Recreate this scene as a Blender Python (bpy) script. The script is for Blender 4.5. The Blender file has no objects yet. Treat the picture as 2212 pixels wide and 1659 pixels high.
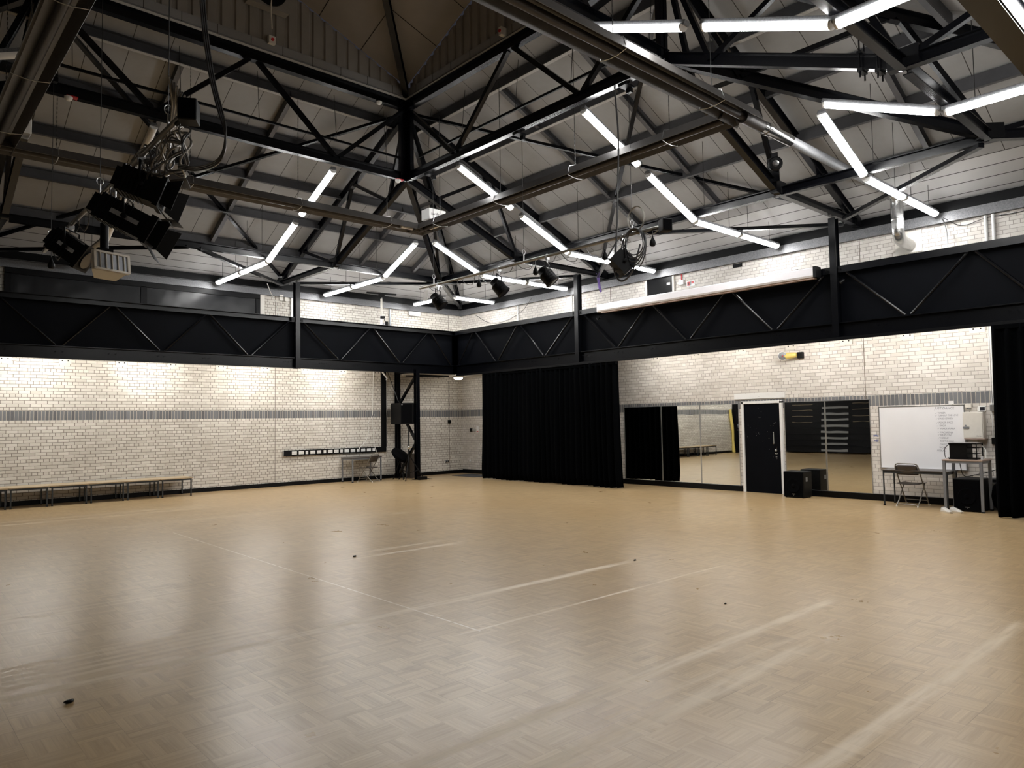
import bpy, math, random
from mathutils import Vector, Matrix
random.seed(7)
SC = bpy.context.scene
COL = SC.collection
PI = math.pi
V = Vector

# ------------------------------------------------------------------ mesh builder
class MB:
    def __init__(s):
        s.v = []; s.f = []; s.m = []; s.sm = []
    def add(s, verts, faces, m=0, smooth=False):
        o = len(s.v); s.v.extend([tuple(p) for p in verts])
        for f in faces:
            s.f.append([i + o for i in f]); s.m.append(m); s.sm.append(smooth)
        return s
    def box(s, x0, x1, y0, y1, z0, z1, m=0):
        return s.add([(x0,y0,z0),(x1,y0,z0),(x1,y1,z0),(x0,y1,z0),(x0,y0,z1),(x1,y0,z1),(x1,y1,z1),(x0,y1,z1)],
                     [(3,2,1,0),(4,5,6,7),(0,1,5,4),(1,2,6,5),(2,3,7,6),(3,0,4,7)], m)
    def obox(s, c, size, R=None, m=0):
        a, b, h = size[0]/2, size[1]/2, size[2]/2
        R = R or Matrix.Identity(3); c = V(c)
        P = [c + R @ V(p) for p in ((-a,-b,-h),(a,-b,-h),(a,b,-h),(-a,b,-h),(-a,-b,h),(a,-b,h),(a,b,h),(-a,b,h))]
        return s.add(P, [(3,2,1,0),(4,5,6,7),(0,1,5,4),(1,2,6,5),(2,3,7,6),(3,0,4,7)], m)
    def extr(s, p, q, poly, up=(0,0,1), m=0, smooth=False):
        p, q = V(p), V(q); d = (q - p).normalized(); up = V(up)
        if abs(d.dot(up)) > .98: up = V((1,0,0)) if abs(d.x) < .9 else V((0,1,0))
        side = d.cross(up).normalized(); u = side.cross(d).normalized()
        n = len(poly)
        P = [p + side*a + u*b for a, b in poly] + [q + side*a + u*b for a, b in poly]
        F = [(i, (i+1) % n, n + (i+1) % n, n + i) for i in range(n)]
        F.append(tuple(range(n-1, -1, -1))); F.append(tuple(range(n, 2*n)))
        return s.add(P, F, m, smooth)
    def bar(s, p, q, w, h, up=(0,0,1), m=0):
        a, b = w/2, h/2
        return s.extr(p, q, [(-a,-b),(a,-b),(a,b),(-a,b)], up, m)
    def isec(s, p, q, d, w, tf=.014, tw=.012, up=(0,0,1), m=0):
        a, b, t = w/2, d/2, tw/2
        return s.extr(p, q, [(-a,-b),(a,-b),(a,-b+tf),(t,-b+tf),(t,b-tf),(a,b-tf),(a,b),(-a,b),(-a,b-tf),(-t,b-tf),(-t,-b+tf),(-a,-b+tf)], up, m)
    def csec(s, p, q, d, w, t=.012, up=(0,0,1), m=0, flip=1):
        b = d/2
        P = [(-w/2,-b),(w/2,-b),(w/2,-b+t),(-w/2+t,-b+t),(-w/2+t,b-t),(w/2,b-t),(w/2,b),(-w/2,b)]
        if flip < 0: P = [(-x, y) for x, y in reversed(P)]
        return s.extr(p, q, P, up, m)
    def tube(s, p, q, r, n=10, r2=None, m=0, caps=True):
        p, q = V(p), V(q); d = (q - p).normalized(); r2 = r if r2 is None else r2
        e = V((1,0,0)) if abs(d.x) < .9 else V((0,1,0))
        a = d.cross(e).normalized(); b = d.cross(a)
        P = []
        for k, (c, rr) in enumerate(((p, r), (q, r2))):
            for i in range(n):
                t = 2*PI*i/n; P.append(c + a*(rr*math.cos(t)) + b*(rr*math.sin(t)))
        s.add(P, [(i, (i+1) % n, n + (i+1) % n, n + i) for i in range(n)], m, True)
        if caps:
            s.add(P[:n], [tuple(range(n-1,-1,-1))], m); s.add(P[n:], [tuple(range(n))], m)
        return s
    def path(s, pts, r, n=6, m=0, closed=False):
        pts = [V(p) for p in pts]; N = len(pts); rings = []
        ref = None
        for i in range(N):
            a = pts[i-1] if (i > 0 or closed) else pts[i]
            b = pts[(i+1) % N] if (i < N-1 or closed) else pts[i]
            d = (b - a).normalized()
            if ref is None:
                ref = V((0,0,1)) if abs(d.z) < .9 else V((1,0,0))
            x = ref - d*ref.dot(d)
            if x.length < 1e-4: x = d.orthogonal()
            x.normalize(); ref = x; y = d.cross(x)
            rings.append([pts[i] + x*(r*math.cos(2*PI*k/n)) + y*(r*math.sin(2*PI*k/n)) for k in range(n)])
        P = [p for R in rings for p in R]; F = []
        for i in range(N if closed else N-1):
            j = (i+1) % N
            for k in range(n):
                F.append((i*n+k, i*n+(k+1) % n, j*n+(k+1) % n, j*n+k))
        s.add(P, F, m, True)
        if not closed:
            s.add(rings[0], [tuple(range(n-1,-1,-1))], m); s.add(rings[-1], [tuple(range(n))], m)
        return s
    def lathe(s, prof, c, axis=(0,0,1), n=20, m=0):
        c = V(c); d = V(axis).normalized(); e = V((1,0,0)) if abs(d.x) < .9 else V((0,1,0))
        a = d.cross(e).normalized(); b = d.cross(a); P = []; F = []
        for r, z in prof:
            for i in range(n):
                t = 2*PI*i/n; P.append(c + d*z + a*(r*math.cos(t)) + b*(r*math.sin(t)))
        for k in range(len(prof)-1):
            for i in range(n):
                F.append((k*n+i, k*n+(i+1) % n, (k+1)*n+(i+1) % n, (k+1)*n+i))
        F.append(tuple(range(n-1,-1,-1))); F.append(tuple((len(prof)-1)*n+i for i in range(n)))
        return s.add(P, F, m, True)
    def ball(s, c, r, n=14, m=0):
        if not hasattr(r, '__len__'): r = (r, r, r)
        c = V(c); P = [c + V((0,0,-r[2]))]; k = n//2
        for j in range(1, k):
            ph = -PI/2 + PI*j/k
            for i in range(n):
                t = 2*PI*i/n
                P.append(c + V((r[0]*math.cos(ph)*math.cos(t), r[1]*math.cos(ph)*math.sin(t), r[2]*math.sin(ph))))
        P.append(c + V((0,0,r[2]))); F = []
        for i in range(n): F.append((0, 1+(i+1) % n, 1+i))
        for j in range(k-2):
            for i in range(n):
                a = 1+j*n; F.append((a+i, a+(i+1) % n, a+n+(i+1) % n, a+n+i))
        L = len(P)-1; a = 1+(k-2)*n
        for i in range(n): F.append((a+i, a+(i+1) % n, L))
        return s.add(P, F, m, True)
    def grid(s, rows, m=0, smooth=True):
        nr, nc = len(rows), len(rows[0])
        P = [p for r in rows for p in r]
        F = [(i*nc+j, i*nc+j+1, (i+1)*nc+j+1, (i+1)*nc+j) for i in range(nr-1) for j in range(nc-1)]
        return s.add(P, F, m, smooth)
    def prism(s, poly, axis, a, b, m=0):
        """polygon in the plane normal to axis (0 x, 1 y, 2 z), extruded from a to b"""
        n = len(poly); P = []
        for t in (a, b):
            for u, w in poly:
                P.append((t,u,w) if axis == 0 else (u,t,w) if axis == 1 else (u,w,t))
        F = [(i, (i+1) % n, n+(i+1) % n, n+i) for i in range(n)] + [tuple(range(n-1,-1,-1)), tuple(range(n,2*n))]
        return s.add(P, F, m)
    def build(s, name, mats, parent=None, bevel=0, solid=0):
        if not isinstance(mats, (list, tuple)): mats = [mats]
        off = wloc(parent) if parent is not None else V((0,0,0))
        me = bpy.data.meshes.new(name)
        me.from_pydata([(p[0]-off.x, p[1]-off.y, p[2]-off.z) for p in s.v], [], s.f)
        for mt in mats: me.materials.append(mt)
        me.polygons.foreach_set('material_index', s.m)
        me.polygons.foreach_set('use_smooth', s.sm)
        me.update()
        import bmesh
        bm = bmesh.new(); bm.from_mesh(me); bmesh.ops.remove_doubles(bm, verts=bm.verts, dist=1e-6)
        bmesh.ops.recalc_face_normals(bm, faces=bm.faces); bm.to_mesh(me); bm.free()
        if any(s.sm): me.set_sharp_from_angle(angle=math.radians(42))
        o = bpy.data.objects.new(name, me); COL.objects.link(o)
        if parent is not None: o.parent = parent
        if bevel:
            b = o.modifiers.new('bevel', 'BEVEL'); b.width = bevel; b.segments = 2; b.limit_method = 'ANGLE'; b.angle_limit = .7
        if solid:
            b = o.modifiers.new('thickness', 'SOLIDIFY'); b.thickness = solid; b.offset = 0
        return o

def wloc(o):
    p = V((0,0,0))
    while o is not None:
        p = p + o.location; o = o.parent
    return p
def tag(o, label, cat, group=None, kind=None):
    o['label'] = label; o['category'] = cat
    if group: o['group'] = group
    if kind: o['kind'] = kind
    else: o['kind'] = 'thing'
    return o
def thing(name, label, cat, loc=(0,0,0), group=None):
    o = bpy.data.objects.new(name, None); o.empty_display_size = .1; COL.objects.link(o); o.location = loc
    return tag(o, label, cat, group)
def struct(o, label=None, cat=None):
    o['kind'] = 'structure'
    if label: o['label'] = label
    if cat: o['category'] = cat
    return o
def copy_tree(o, parent=None):
    c = o.copy(); COL.objects.link(c)
    if parent is not None: c.parent = parent
    for ch in list(o.children): copy_tree(ch, c)
    return c
def Rz(a): return Matrix.Rotation(a, 3, 'Z')
def aim(d, up=(0,0,1)):
    """matrix whose local -Z... columns: x side, y up-ish, z along d"""
    d = V(d).normalized(); up = V(up)
    x = up.cross(d)
    if x.length < 1e-4: x = V((1,0,0))
    x.normalize(); y = d.cross(x)
    return Matrix((x, y, d)).transposed()
def spline(pts, k=8):
    pts = [V(p) for p in pts]; out = []
    P = [pts[0]*2-pts[1]] + pts + [pts[-1]*2-pts[-2]]
    for i in range(1, len(P)-2):
        a, b, c, d = P[i-1], P[i], P[i+1], P[i+2]
        for j in range(k):
            t = j/k
            out.append(.5*((2*b)+(c-a)*t+(2*a-5*b+4*c-d)*t*t+(3*b-a-3*c+d)*t**3))
    out.append(pts[-1]); return out
def text(name, body, size, loc, R, mat, parent, extrude=.0015, align='LEFT', shear=0, sx=1):
    cu = bpy.data.curves.new(name, 'FONT'); cu.body = body; cu.size = size; cu.extrude = extrude
    cu.align_x = align; cu.align_y = 'CENTER'; cu.shear = shear; cu.resolution_u = 3
    cu.materials.append(mat)
    tmp = bpy.data.objects.new(name, cu); COL.objects.link(tmp)
    me = bpy.data.meshes.new_from_object(tmp); bpy.data.objects.remove(tmp); me.name = name
    o = bpy.data.objects.new(name, me); COL.objects.link(o)
    o.location = V(loc) - wloc(parent); o.rotation_euler = R.to_euler(); o.scale = (sx, 1, 1)
    o.parent = parent
    return o
R_EAST = Matrix(((0,0,-1),(-1,0,0),(0,1,0)))     # text on the right-hand wall
R_NORTH = Matrix(((1,0,0),(0,0,-1),(0,1,0)))     # text on the left-hand wall

# ------------------------------------------------------------------ materials
class NT:
    def __init__(s, name):
        s.mat = bpy.data.materials.new(name); s.mat.use_nodes = True
        s.t = s.mat.node_tree; s.n = s.t.nodes; s.l = s.t.links
        s.bsdf = s.n['Principled BSDF']; s._pos = None
    def link(s, a, b): s.l.new(a, b)
    def put(s, inp, v):
        if isinstance(v, bpy.types.NodeSocket): s.l.new(v, inp)
        elif v is not None: inp.default_value = v
    def m(s, op, a, b=None, c=None):
        n = s.n.new('ShaderNodeMath'); n.operation = op
        s.put(n.inputs[0], a); s.put(n.inputs[1], b)
        if c is not None: s.put(n.inputs[2], c)
        return n.outputs[0]
    def pos(s):
        if s._pos is None:
            g = s.n.new('ShaderNodeNewGeometry'); x = s.n.new('ShaderNodeSeparateXYZ')
            s.l.new(g.outputs['Position'], x.inputs[0]); s._pos = (x.outputs[0], x.outputs[1], x.outputs[2], g.outputs['Position'])
        return s._pos
    def comb(s, x, y, z=0.0):
        n = s.n.new('ShaderNodeCombineXYZ')
        for i, v in enumerate((x, y, z)): s.put(n.inputs[i], v)
        return n.outputs[0]
    def noise(s, vec, scale, detail=3, rough=.55):
        n = s.n.new('ShaderNodeTexNoise'); s.put(n.inputs['Vector'], vec)
        n.inputs['Scale'].default_value = scale; n.inputs['Detail'].default_value = detail; n.inputs['Roughness'].default_value = rough
        return n.outputs[0]
    def white(s, vec):
        n = s.n.new('ShaderNodeTexWhiteNoise'); n.noise_dimensions = '3D'; s.put(n.inputs['Vector'], vec); return n.outputs['Value']
    def mix(s, f, a, b):
        n = s.n.new('ShaderNodeMix'); n.data_type = 'RGBA'; s.put(n.inputs['Factor'], f)
        for k, v in ((6, a), (7, b)):
            if isinstance(v, tuple): v = (*v, 1) if len(v) == 3 else v
            s.put(n.inputs[k], v)
        return n.outputs[2]
    def step(s, x, lo, hi):
        n = s.n.new('ShaderNodeMapRange'); n.interpolation_type = 'SMOOTHSTEP'
        s.put(n.inputs[0], x); n.inputs[1].default_value = lo; n.inputs[2].default_value = hi
        return n.outputs[0]
    def bump(s, h, strength=.3, dist=.01):
        n = s.n.new('ShaderNodeBump'); n.inputs['Strength'].default_value = strength; n.inputs['Distance'].default_value = dist
        s.put(n.inputs['Height'], h); s.l.new(n.outputs[0], s.bsdf.inputs['Normal'])
    def out(s, color=None, rough=None, metal=None, spec=None):
        if color is not None: s.put(s.bsdf.inputs['Base Color'], (*color, 1) if isinstance(color, tuple) else color)
        if rough is not None: s.put(s.bsdf.inputs['Roughness'], rough)
        if metal is not None: s.put(s.bsdf.inputs['Metallic'], metal)
        if spec is not None: s.put(s.bsdf.inputs['Specular IOR Level'], spec)
        return s.mat

def simple(name, c, rough=.5, metal=0., var=.08, scale=18., spec=.5, bump=0.):
    t = NT(name); p = t.pos()[3]; f = t.noise(p, scale)
    a = tuple(max(0, x*(1-var)) for x in c); b = tuple(min(1, x*(1+var)) for x in c)
    if bump: t.bump(f, bump, .004)
    return t.out(t.mix(f, a, b), rough, metal, spec)
def emit(name, c, e):
    t = NT(name); t.out((.9,.9,.9), .4)
    t.bsdf.inputs['Emission Color'].default_value = (*c, 1); t.bsdf.inputs['Emission Strength'].default_value = e
    return t.mat

def brick(name, ax, joints, mort=((.13,.105,.08),(.24,.205,.165)), warm=1.):
    t = NT(name); X = t.pos(); u0, z0 = X[ax], X[2]
    w = t.noise(X[3], 7., 2); w = t.m('MULTIPLY', t.m('SUBTRACT', w, .5), .010)
    u = t.m('ADD', t.m('ADD', u0, 50.), w); z = t.m('ADD', t.m('ADD', z0, .02), w)
    cz = t.m('DIVIDE', z, .075); ic = t.m('FLOOR', cz); fz = t.m('FRACT', cz)
    hdr = t.m('COMPARE', t.m('MODULO', ic, 4.), 1., .1)
    Lw = t.m('SUBTRACT', .225, t.m('MULTIPLY', hdr, .1125))
    off = t.m('MULTIPLY', t.m('MODULO', ic, 2.), .1125); off = t.m('ADD', off, t.m('MULTIPLY', hdr, .056))
    cu = t.m('DIVIDE', t.m('ADD', u, off), Lw); iu = t.m('FLOOR', cu); fu = t.m('FRACT', cu)
    mz = t.m('LESS_THAN', fz, .125); mu = t.m('LESS_THAN', fu, t.m('DIVIDE', .0115, Lw))
    mortar = t.m('MAXIMUM', mz, mu)
    rnd = t.white(t.comb(iu, ic, 3.)); big = t.noise(X[3], .7, 3); fine = t.noise(X[3], 60., 3)
    c = t.mix(rnd, (.60,.565,.505*warm), (.76,.725,.665*warm)); c = t.mix(t.step(big, .42, .68), c, t.mix(.35, c, (.46,.42,.365)))
    c = t.mix(t.m('MULTIPLY', fine, .25), c, (.48,.45,.40))
    mcol = t.mix(fine, *mort)
    col = t.mix(mortar, c, mcol)
    # soldier course of dark bricks
    inb = t.m('MULTIPLY', t.m('GREATER_THAN', z0, 1.93), t.m('LESS_THAN', z0, 2.145))
    su = t.m('DIVIDE', u, .075); sf = t.m('LESS_THAN', t.m('FRACT', su), .15)
    sc = t.mix(t.white(t.comb(t.m('FLOOR', su), 9., 1.)), (.075,.078,.085), (.16,.165,.175))
    sc = t.mix(t.m('MULTIPLY', fine, .3), sc, (.30,.30,.31)); sc = t.mix(sf, sc, (.42,.385,.33))
    col = t.mix(inb, col, sc)
    mort2 = t.m('ADD', t.m('MULTIPLY', mortar, t.m('SUBTRACT', 1., inb)), t.m('MULTIPLY', sf, inb))
    for jx in joints:
        j = t.m('LESS_THAN', t.m('ABSOLUTE', t.m('SUBTRACT', u0, jx)), .008); col = t.mix(j, col, (.16,.135,.11))
    t.bump(t.m('ADD', t.m('SUBTRACT', 1., mort2), t.m('MULTIPLY', fine, .3)), .5, .006)
    return t.out(col, .75, 0, .35)

def roof_mat(name, ax):
    t = NT(name); X = t.pos(); u = X[ax]; w = X[1-ax]; cen = 9.64 if ax == 0 else 5.35; cu = 5.35 if ax == 0 else 9.64
    d = t.m('SUBTRACT', t.m('ABSOLUTE', t.m('SUBTRACT', w, cen)), 3.44)
    s = t.m('FRACT', t.m('DIVIDE', t.m('ADD', u, 62.5-cu+.05), .625))
    seam = t.m('LESS_THAN', s, .02); low = t.m('GREATER_THAN', d, 5.72)
    seam = t.m('MULTIPLY', seam, t.m('SUBTRACT', 1., low))
    b = t.m('MULTIPLY', low, t.m('LESS_THAN', t.m('FRACT', t.m('DIVIDE', t.m('SUBTRACT', d, 5.72), .27)), .06))
    seam = t.m('MAXIMUM', seam, b)
    n = t.noise(X[3], 1.3, 4); n2 = t.noise(X[3], 9., 3)
    c = t.mix(n, (.20,.196,.192), (.315,.313,.315)); c = t.mix(t.m('MULTIPLY', n2, .3), c, (.19,.178,.165))
    c = t.mix(low, c, (.41,.405,.40)); c = t.mix(seam, c, (.035,.03,.028))
    return t.out(c, .6, 0, .3)

def floor_mat():
    t = NT('worn_wood_block_floor'); x, y, z, P = t.pos()
    T = .23
    a, b = t.m('DIVIDE', t.m('ADD', x, 46.), T), t.m('DIVIDE', t.m('ADD', y, 46.), T)
    ia, ib = t.m('FLOOR', a), t.m('FLOOR', b); fa, fb = t.m('FRACT', a), t.m('FRACT', b)
    chk = t.m('MODULO', t.m('ADD', ia, ib), 2.)
    across = t.m('ADD', t.m('MULTIPLY', fa, chk), t.m('MULTIPLY', fb, t.m('SUBTRACT', 1., chk)))
    pk = t.m('FLOOR', t.m('MULTIPLY', across, 5.)); pf = t.m('FRACT', t.m('MULTIPLY', across, 5.))
    rnd = t.white(t.comb(ia, ib, pk)); rt = t.white(t.comb(ia, ib, 77.))
    gx = t.noise(t.comb(t.m('MULTIPLY', x, 3.), t.m('MULTIPLY', y, 70.), rnd), 1., 4)
    gy = t.noise(t.comb(t.m('MULTIPLY', x, 70.), t.m('MULTIPLY', y, 3.), rnd), 1., 4)
    g = t.m('ADD', t.m('MULTIPLY', gy, chk), t.m('MULTIPLY', gx, t.m('SUBTRACT', 1., chk)))
    c = t.mix(t.m('ADD', t.m('MULTIPLY', rnd, .26), t.m('MULTIPLY', g, .74)), (.225,.138,.058), (.60,.445,.25))
    c = t.mix(t.m('MULTIPLY', rt, .14), c, (.50,.38,.21))
    big = t.noise(P, .35, 4); c = t.mix(t.step(big, .40, .70), c, t.mix(.45, c, (.38,.25,.115)))
    grime = t.noise(P, 2.2, 5, .65); c = t.mix(t.m('MULTIPLY', t.step(grime, .55, .75), .4), c, (.23,.15,.075))
    edge = t.m('MAXIMUM', t.m('LESS_THAN', fa, .010), t.m('LESS_THAN', fb, .010))
    pe = t.m('LESS_THAN', pf, .03); c = t.mix(t.m('MULTIPLY', pe, .22), c, (.14,.085,.04))
    brk2 = t.noise(P, 1.1, 3); c = t.mix(t.m('MULTIPLY', edge, t.m('MULTIPLY', t.step(brk2, .40, .62), .65)), c, (.09,.055,.028))
    # scuff tracks left by the rolling seating, all running along the left wall's direction
    wob = t.m('MULTIPLY', t.m('SUBTRACT', t.noise(t.comb(t.m('MULTIPLY', x, .8), y, 0.), 1., 2), .5), .05)
    yy = t.m('ADD', y, wob); brk = t.noise(t.comb(t.m('MULTIPLY', x, 2.), t.m('MULTIPLY', y, 14.), 4.), 1., 4)
    tr = None
    for (yc, wd, x0, x1, k) in ((1.71,.05,2.5,7.2,.75),(2.64,.07,2.2,5.4,.7),(2.82,.03,3.2,5.8,.4),(3.12,.05,2.0,6.9,.75),(5.68,.055,.2,7.1,.8),(5.90,.035,.0,2.7,.7),
                               (6.02,.035,0.,2.6,.7),(6.14,.035,-.2,2.6,.65),(6.26,.035,-.2,2.5,.6),(6.38,.035,-.2,2.4,.6),(7.95,.035,.8,2.8,.5),(8.08,.03,.8,2.8,.5),(8.20,.03,.9,2.7,.45),
                               (8.32,.05,4.6,6.5,.6),(8.66,.04,4.9,6.5,.55),(9.42,.05,3.2,5.4,.45),(11.9,.06,1.,8.,.35),(14.0,.06,.5,7.6,.5),(15.9,.07,.5,6.,.55),(16.4,.06,.5,6.,.5),(4.74,.018,3.7,7.7,.9)):
        f = t.m('SUBTRACT', 1., t.step(t.m('ABSOLUTE', t.m('SUBTRACT', yy if wd > .02 else y, yc)), wd*.35, wd*1.5))
        e = t.m('MULTIPLY', t.step(x, x0-.25, x0+.25), t.m('SUBTRACT', 1., t.step(x, x1-.3, x1+.1)))
        f = t.m('MULTIPLY', t.m('MULTIPLY', f, e), k); tr = f if tr is None else t.m('MAXIMUM', tr, f)
    tr = t.m('MULTIPLY', tr, t.step(brk, .22, .62)); c = t.mix(t.m('MULTIPLY', tr, .9), c, (.66,.56,.41))
    ln = t.m('LESS_THAN', t.m('ABSOLUTE', t.m('SUBTRACT', x, 3.84)), .010)
    ln = t.m('MULTIPLY', ln, t.m('MULTIPLY', t.m('GREATER_THAN', y, 4.7), t.m('LESS_THAN', y, 12.6)))
    c = t.mix(t.m('MULTIPLY', ln, t.step(brk, .3, .5)), c, (.60,.51,.39))
    h = t.m('ADD', t.m('MULTIPLY', t.m('SUBTRACT', 1., t.m('MAXIMUM', edge, pe)), .6), t.m('MULTIPLY', grime, .9))
    fl = t.noise(t.comb(t.m('MULTIPLY', x, 9.), t.m('MULTIPLY', y, 9.), rt), 1., 3); h = t.m('ADD', h, t.m('MULTIPLY', fl, 1.1)); t.bump(h, .22, .004)
    r = t.m('ADD', .255, t.m('ADD', t.m('MULTIPLY', grime, .06), t.m('MULTIPLY', tr, .2)))
    return t.out(c, r, 0, .5)

M = {}
M['brick_n'] = brick('cream_brick_left', 0, [8.73, 14.9], ((.13,.108,.085),(.24,.21,.175)), 1.0)
M['brick_e'] = brick('cream_brick_right', 1, [6.22, 13.0], ((.26,.24,.215),(.40,.37,.335)), 1.03)
M['roof_ns'] = roof_mat('grey_roof_board', 0); M['roof_ew'] = roof_mat('grey_roof_board_turned', 1)
M['floor'] = floor_mat()
M['steel'] = simple('black_painted_steel', (.0012,.0015,.0026), .26, 0, .25, 9., .30, .15)
M['steel2'] = simple('satin_black_steel', (.0013,.0015,.0022), .40, 0, .25, 9., .18)
M['infill'] = simple('matt_black_board', (.0018,.0023,.0038), .6, 0, .35, 3., .06)
M['purlin'] = simple('dark_grey_purlin', (.060,.060,.064), .5, .2, .25, 6.)
M['galv'] = simple('galvanised_steel', (.16,.163,.17), .5, .35, .6, 45.)
M['flange'] = simple('speckled_zinc_flange', (.30,.29,.275), .6, 0, .55, 55.)
M['black'] = simple('black_plastic', (.0016,.0016,.002), .5, 0, .2, 18., .18)
M['matt'] = simple('soft_black_fabric', (.0016,.0017,.0022), .9, 0, .35, 40., .05)
M['velvet'] = simple('black_velvet', (.0010,.0013,.0017), .95, 0, .4, 25., .03)
M['white'] = simple('white_plastic', (.74,.74,.73), .45, 0, .04)
M['cream'] = simple('cream_paint', (.66,.63,.57), .55, 0, .06)
M['soffit'] = simple('pale_soffit_board', (.55,.52,.46), .7, 0, .08, 4.)
M['screen'] = simple('white_screen_case', (.76,.75,.78), .38, 0, .03)
M['alu'] = simple('brushed_metal', (.55,.56,.57), .3, .9, .1, 60.)
M['duct'] = simple('shiny_spiral_duct', (.62,.62,.61), .22, .95, .12, 14.)
M['chrome'] = simple('chrome', (.75,.75,.75), .14, 1., .05)
M['legs'] = simple('grey_table_leg_paint', (.22,.23,.25), .4, .3, .1)
M['legsd'] = simple('dark_table_leg_paint', (.03,.035,.04), .4, .2, .15)
M['wood'] = simple('pale_laminate_top', (.46,.36,.23), .4, 0, .12, 12.)
M['woodd'] = simple('dark_laminate_top', (.06,.05,.045), .4, 0, .2)
M['pinkwood'] = simple('pinkish_laminate_top', (.40,.30,.25), .35, 0, .1)
M['chairp'] = simple('brown_chair_plastic', (.040,.032,.028), .42, 0, .2)
M['reflector'] = simple('grey_metal_reflector', (.10,.094,.09), .40, .5, .2, 7.)
M['pipe'] = simple('dark_radiant_pipe', (.035,.030,.028), .45, .4, .3)
M['barm'] = simple('grey_scaffold_bar', (.26,.245,.22), .4, .7, .2, 22.)
M['cable'] = simple('dark_grey_cable', (.045,.045,.047), .32, 0, .3)
M['wcable'] = simple('white_cable', (.66,.65,.61), .5, 0, .05)
M['wire'] = simple('steel_wire', (.05,.05,.05), .4, .7, .2)
M['board'] = simple('whiteboard_surface', (.82,.82,.84), .22, 0, .03, 2.5)
M['ink'] = simple('pale_marker_ink', (.30,.30,.33), .6, 0, .2)
M['inkd'] = simple('black_print', (.02,.02,.02), .6, 0, .1)
M['yellow'] = simple('yellow_plastic', (.70,.56,.16), .45, 0, .08)
M['red'] = simple('red_plastic', (.45,.02,.025), .45, 0, .08)
M['purple'] = simple('violet_cloth', (.10,.06,.22), .7, 0, .2)
M['blue'] = simple('blue_marker_ink', (.08,.12,.35), .6, 0, .2)
M['lantern'] = simple('dark_lantern_roof_panel', (.21,.185,.16), .6, 0, .2, 1.5)
M['corr'] = simple('dull_corrugated_sheet', (.27,.25,.225), .5, .15, .2, 2.)
M['seat'] = simple('black_seating_board', (.0016,.0018,.003), .45, 0, .3, 18., .15)
M['tread'] = simple('grey_step_tread', (.20,.20,.20), .6, 0, .15)
M['shoe'] = simple('white_trainer', (.55,.53,.49), .6, 0, .08)
M['sole'] = simple('cream_trainer_sole', (.50,.43,.32), .6, 0, .08)
M['lens'] = simple('dark_glass_lens', (.02,.02,.025), .08, 0, .1)
M['mat'] = simple('dark_grey_door_mat', (.05,.05,.055), .9, 0, .3, 80.)
M['lit'] = emit('lit_tube_diffuser', (1.,.99,.975), 50.)
M['litg'] = emit('lit_gallery_tube', (1.,.975,.93), 88.)
M['litg2'] = emit('lit_gallery_tube_right', (1.,.975,.935), 52.)
M['chairm'] = simple('dull_chair_tube', (.20,.185,.16), .35, .5, .1)
M['litr'] = emit('lit_bulkhead', (1.,.96,.88), 14.)
M['unlit'] = simple('unlit_tube_diffuser', (.62,.60,.57), .4, 0, .03)
_t = NT('mirror_glass'); _p = _t.pos()[3]; _t.bump(_t.noise(_p, 2.6, 1), .006, .05); M['mirror'] = _t.out((.84,.86,.84), .01, 1.)
_t = NT('glossy_black_blind'); _p = _t.pos()[3]; _t.bump(_t.noise(_p, 1.2, 2), .5, .05); M['blind'] = _t.out((.0015,.0018,.0028), .25, 0, .3)
# ------------------------------------------------------------------ plan of the hall (metres)
X0, X1, Y0, Y1 = -4.77, 15.47, -.47, 19.75
CX, CY, H = 5.35, 9.64, 3.44           # centre of the roof and half of the lantern ring
DE, DG, DW = 6.69, 8.82, 10.11         # distances from the centre: elbow ring, girder face, wall
def P(side, u, d, z):
    return V({'N': (u, CY+d, z), 'S': (u, CY-d, z), 'E': (CX+d, u, z), 'W': (CX-d, u, z)}[side])
CEN = {'N': CX, 'S': CX, 'E': CY, 'W': CY}
UP = {'N': (0,1,0), 'S': (0,-1,0), 'E': (1,0,0), 'W': (-1,0,0)}
def roof_z(d): return 8.92 - .465*(d - H)

# ------------------------------------------------------------------ room shell
b = MB(); b.box(X0-.3, X1+.3, Y0-.3, Y1+.3, -.12, 0); struct(b.build('floor', M['floor']), 'worn tan wood block floor with pale scuff tracks', 'floor')
b = MB(); b.box(X0-.3, X1+.3, Y1, Y1+.3, 0, 5.95); struct(b.build('wall_north', M['brick_n']), 'long cream brick wall on the left with a dark brick band', 'wall')
b = MB(); b.box(X1, X1+.3, Y0, Y1, 0, 5.95); struct(b.build('wall_east', M['brick_e']), 'cream brick wall on the right with mirrors and door', 'wall')
b = MB(); b.box(X0-.3, X1+.3, Y0-.3, Y0, 0, 5.95); struct(b.build('wall_south', M['brick_n']), 'cream brick wall behind the viewer', 'wall')
b = MB(); b.box(X0-.3, X0, Y0, Y1, 0, 5.95); struct(b.build('wall_west', M['brick_e']), 'cream brick wall behind the tiered seating', 'wall')
b = MB()
for s in 'NSEW':
    c = CEN[s]; dw = DW + .25
    lo = [P(s, c-H, H, roof_z(H)), P(s, c+H, H, roof_z(H)), P(s, c+dw, dw, roof_z(dw)), P(s, c-dw, dw, roof_z(dw))]
    b.add(lo + [p + V((0,0,.16)) for p in lo], [(0,1,2,3),(7,6,5,4),(0,4,5,1),(1,5,6,2),(2,6,7,3),(3,7,4,0)], 0 if s in 'NS' else 1)
struct(b.build('ceiling', [M['roof_ns'], M['roof_ew']]), 'grey boarded roof slopes rising to the lantern', 'ceiling')
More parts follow.
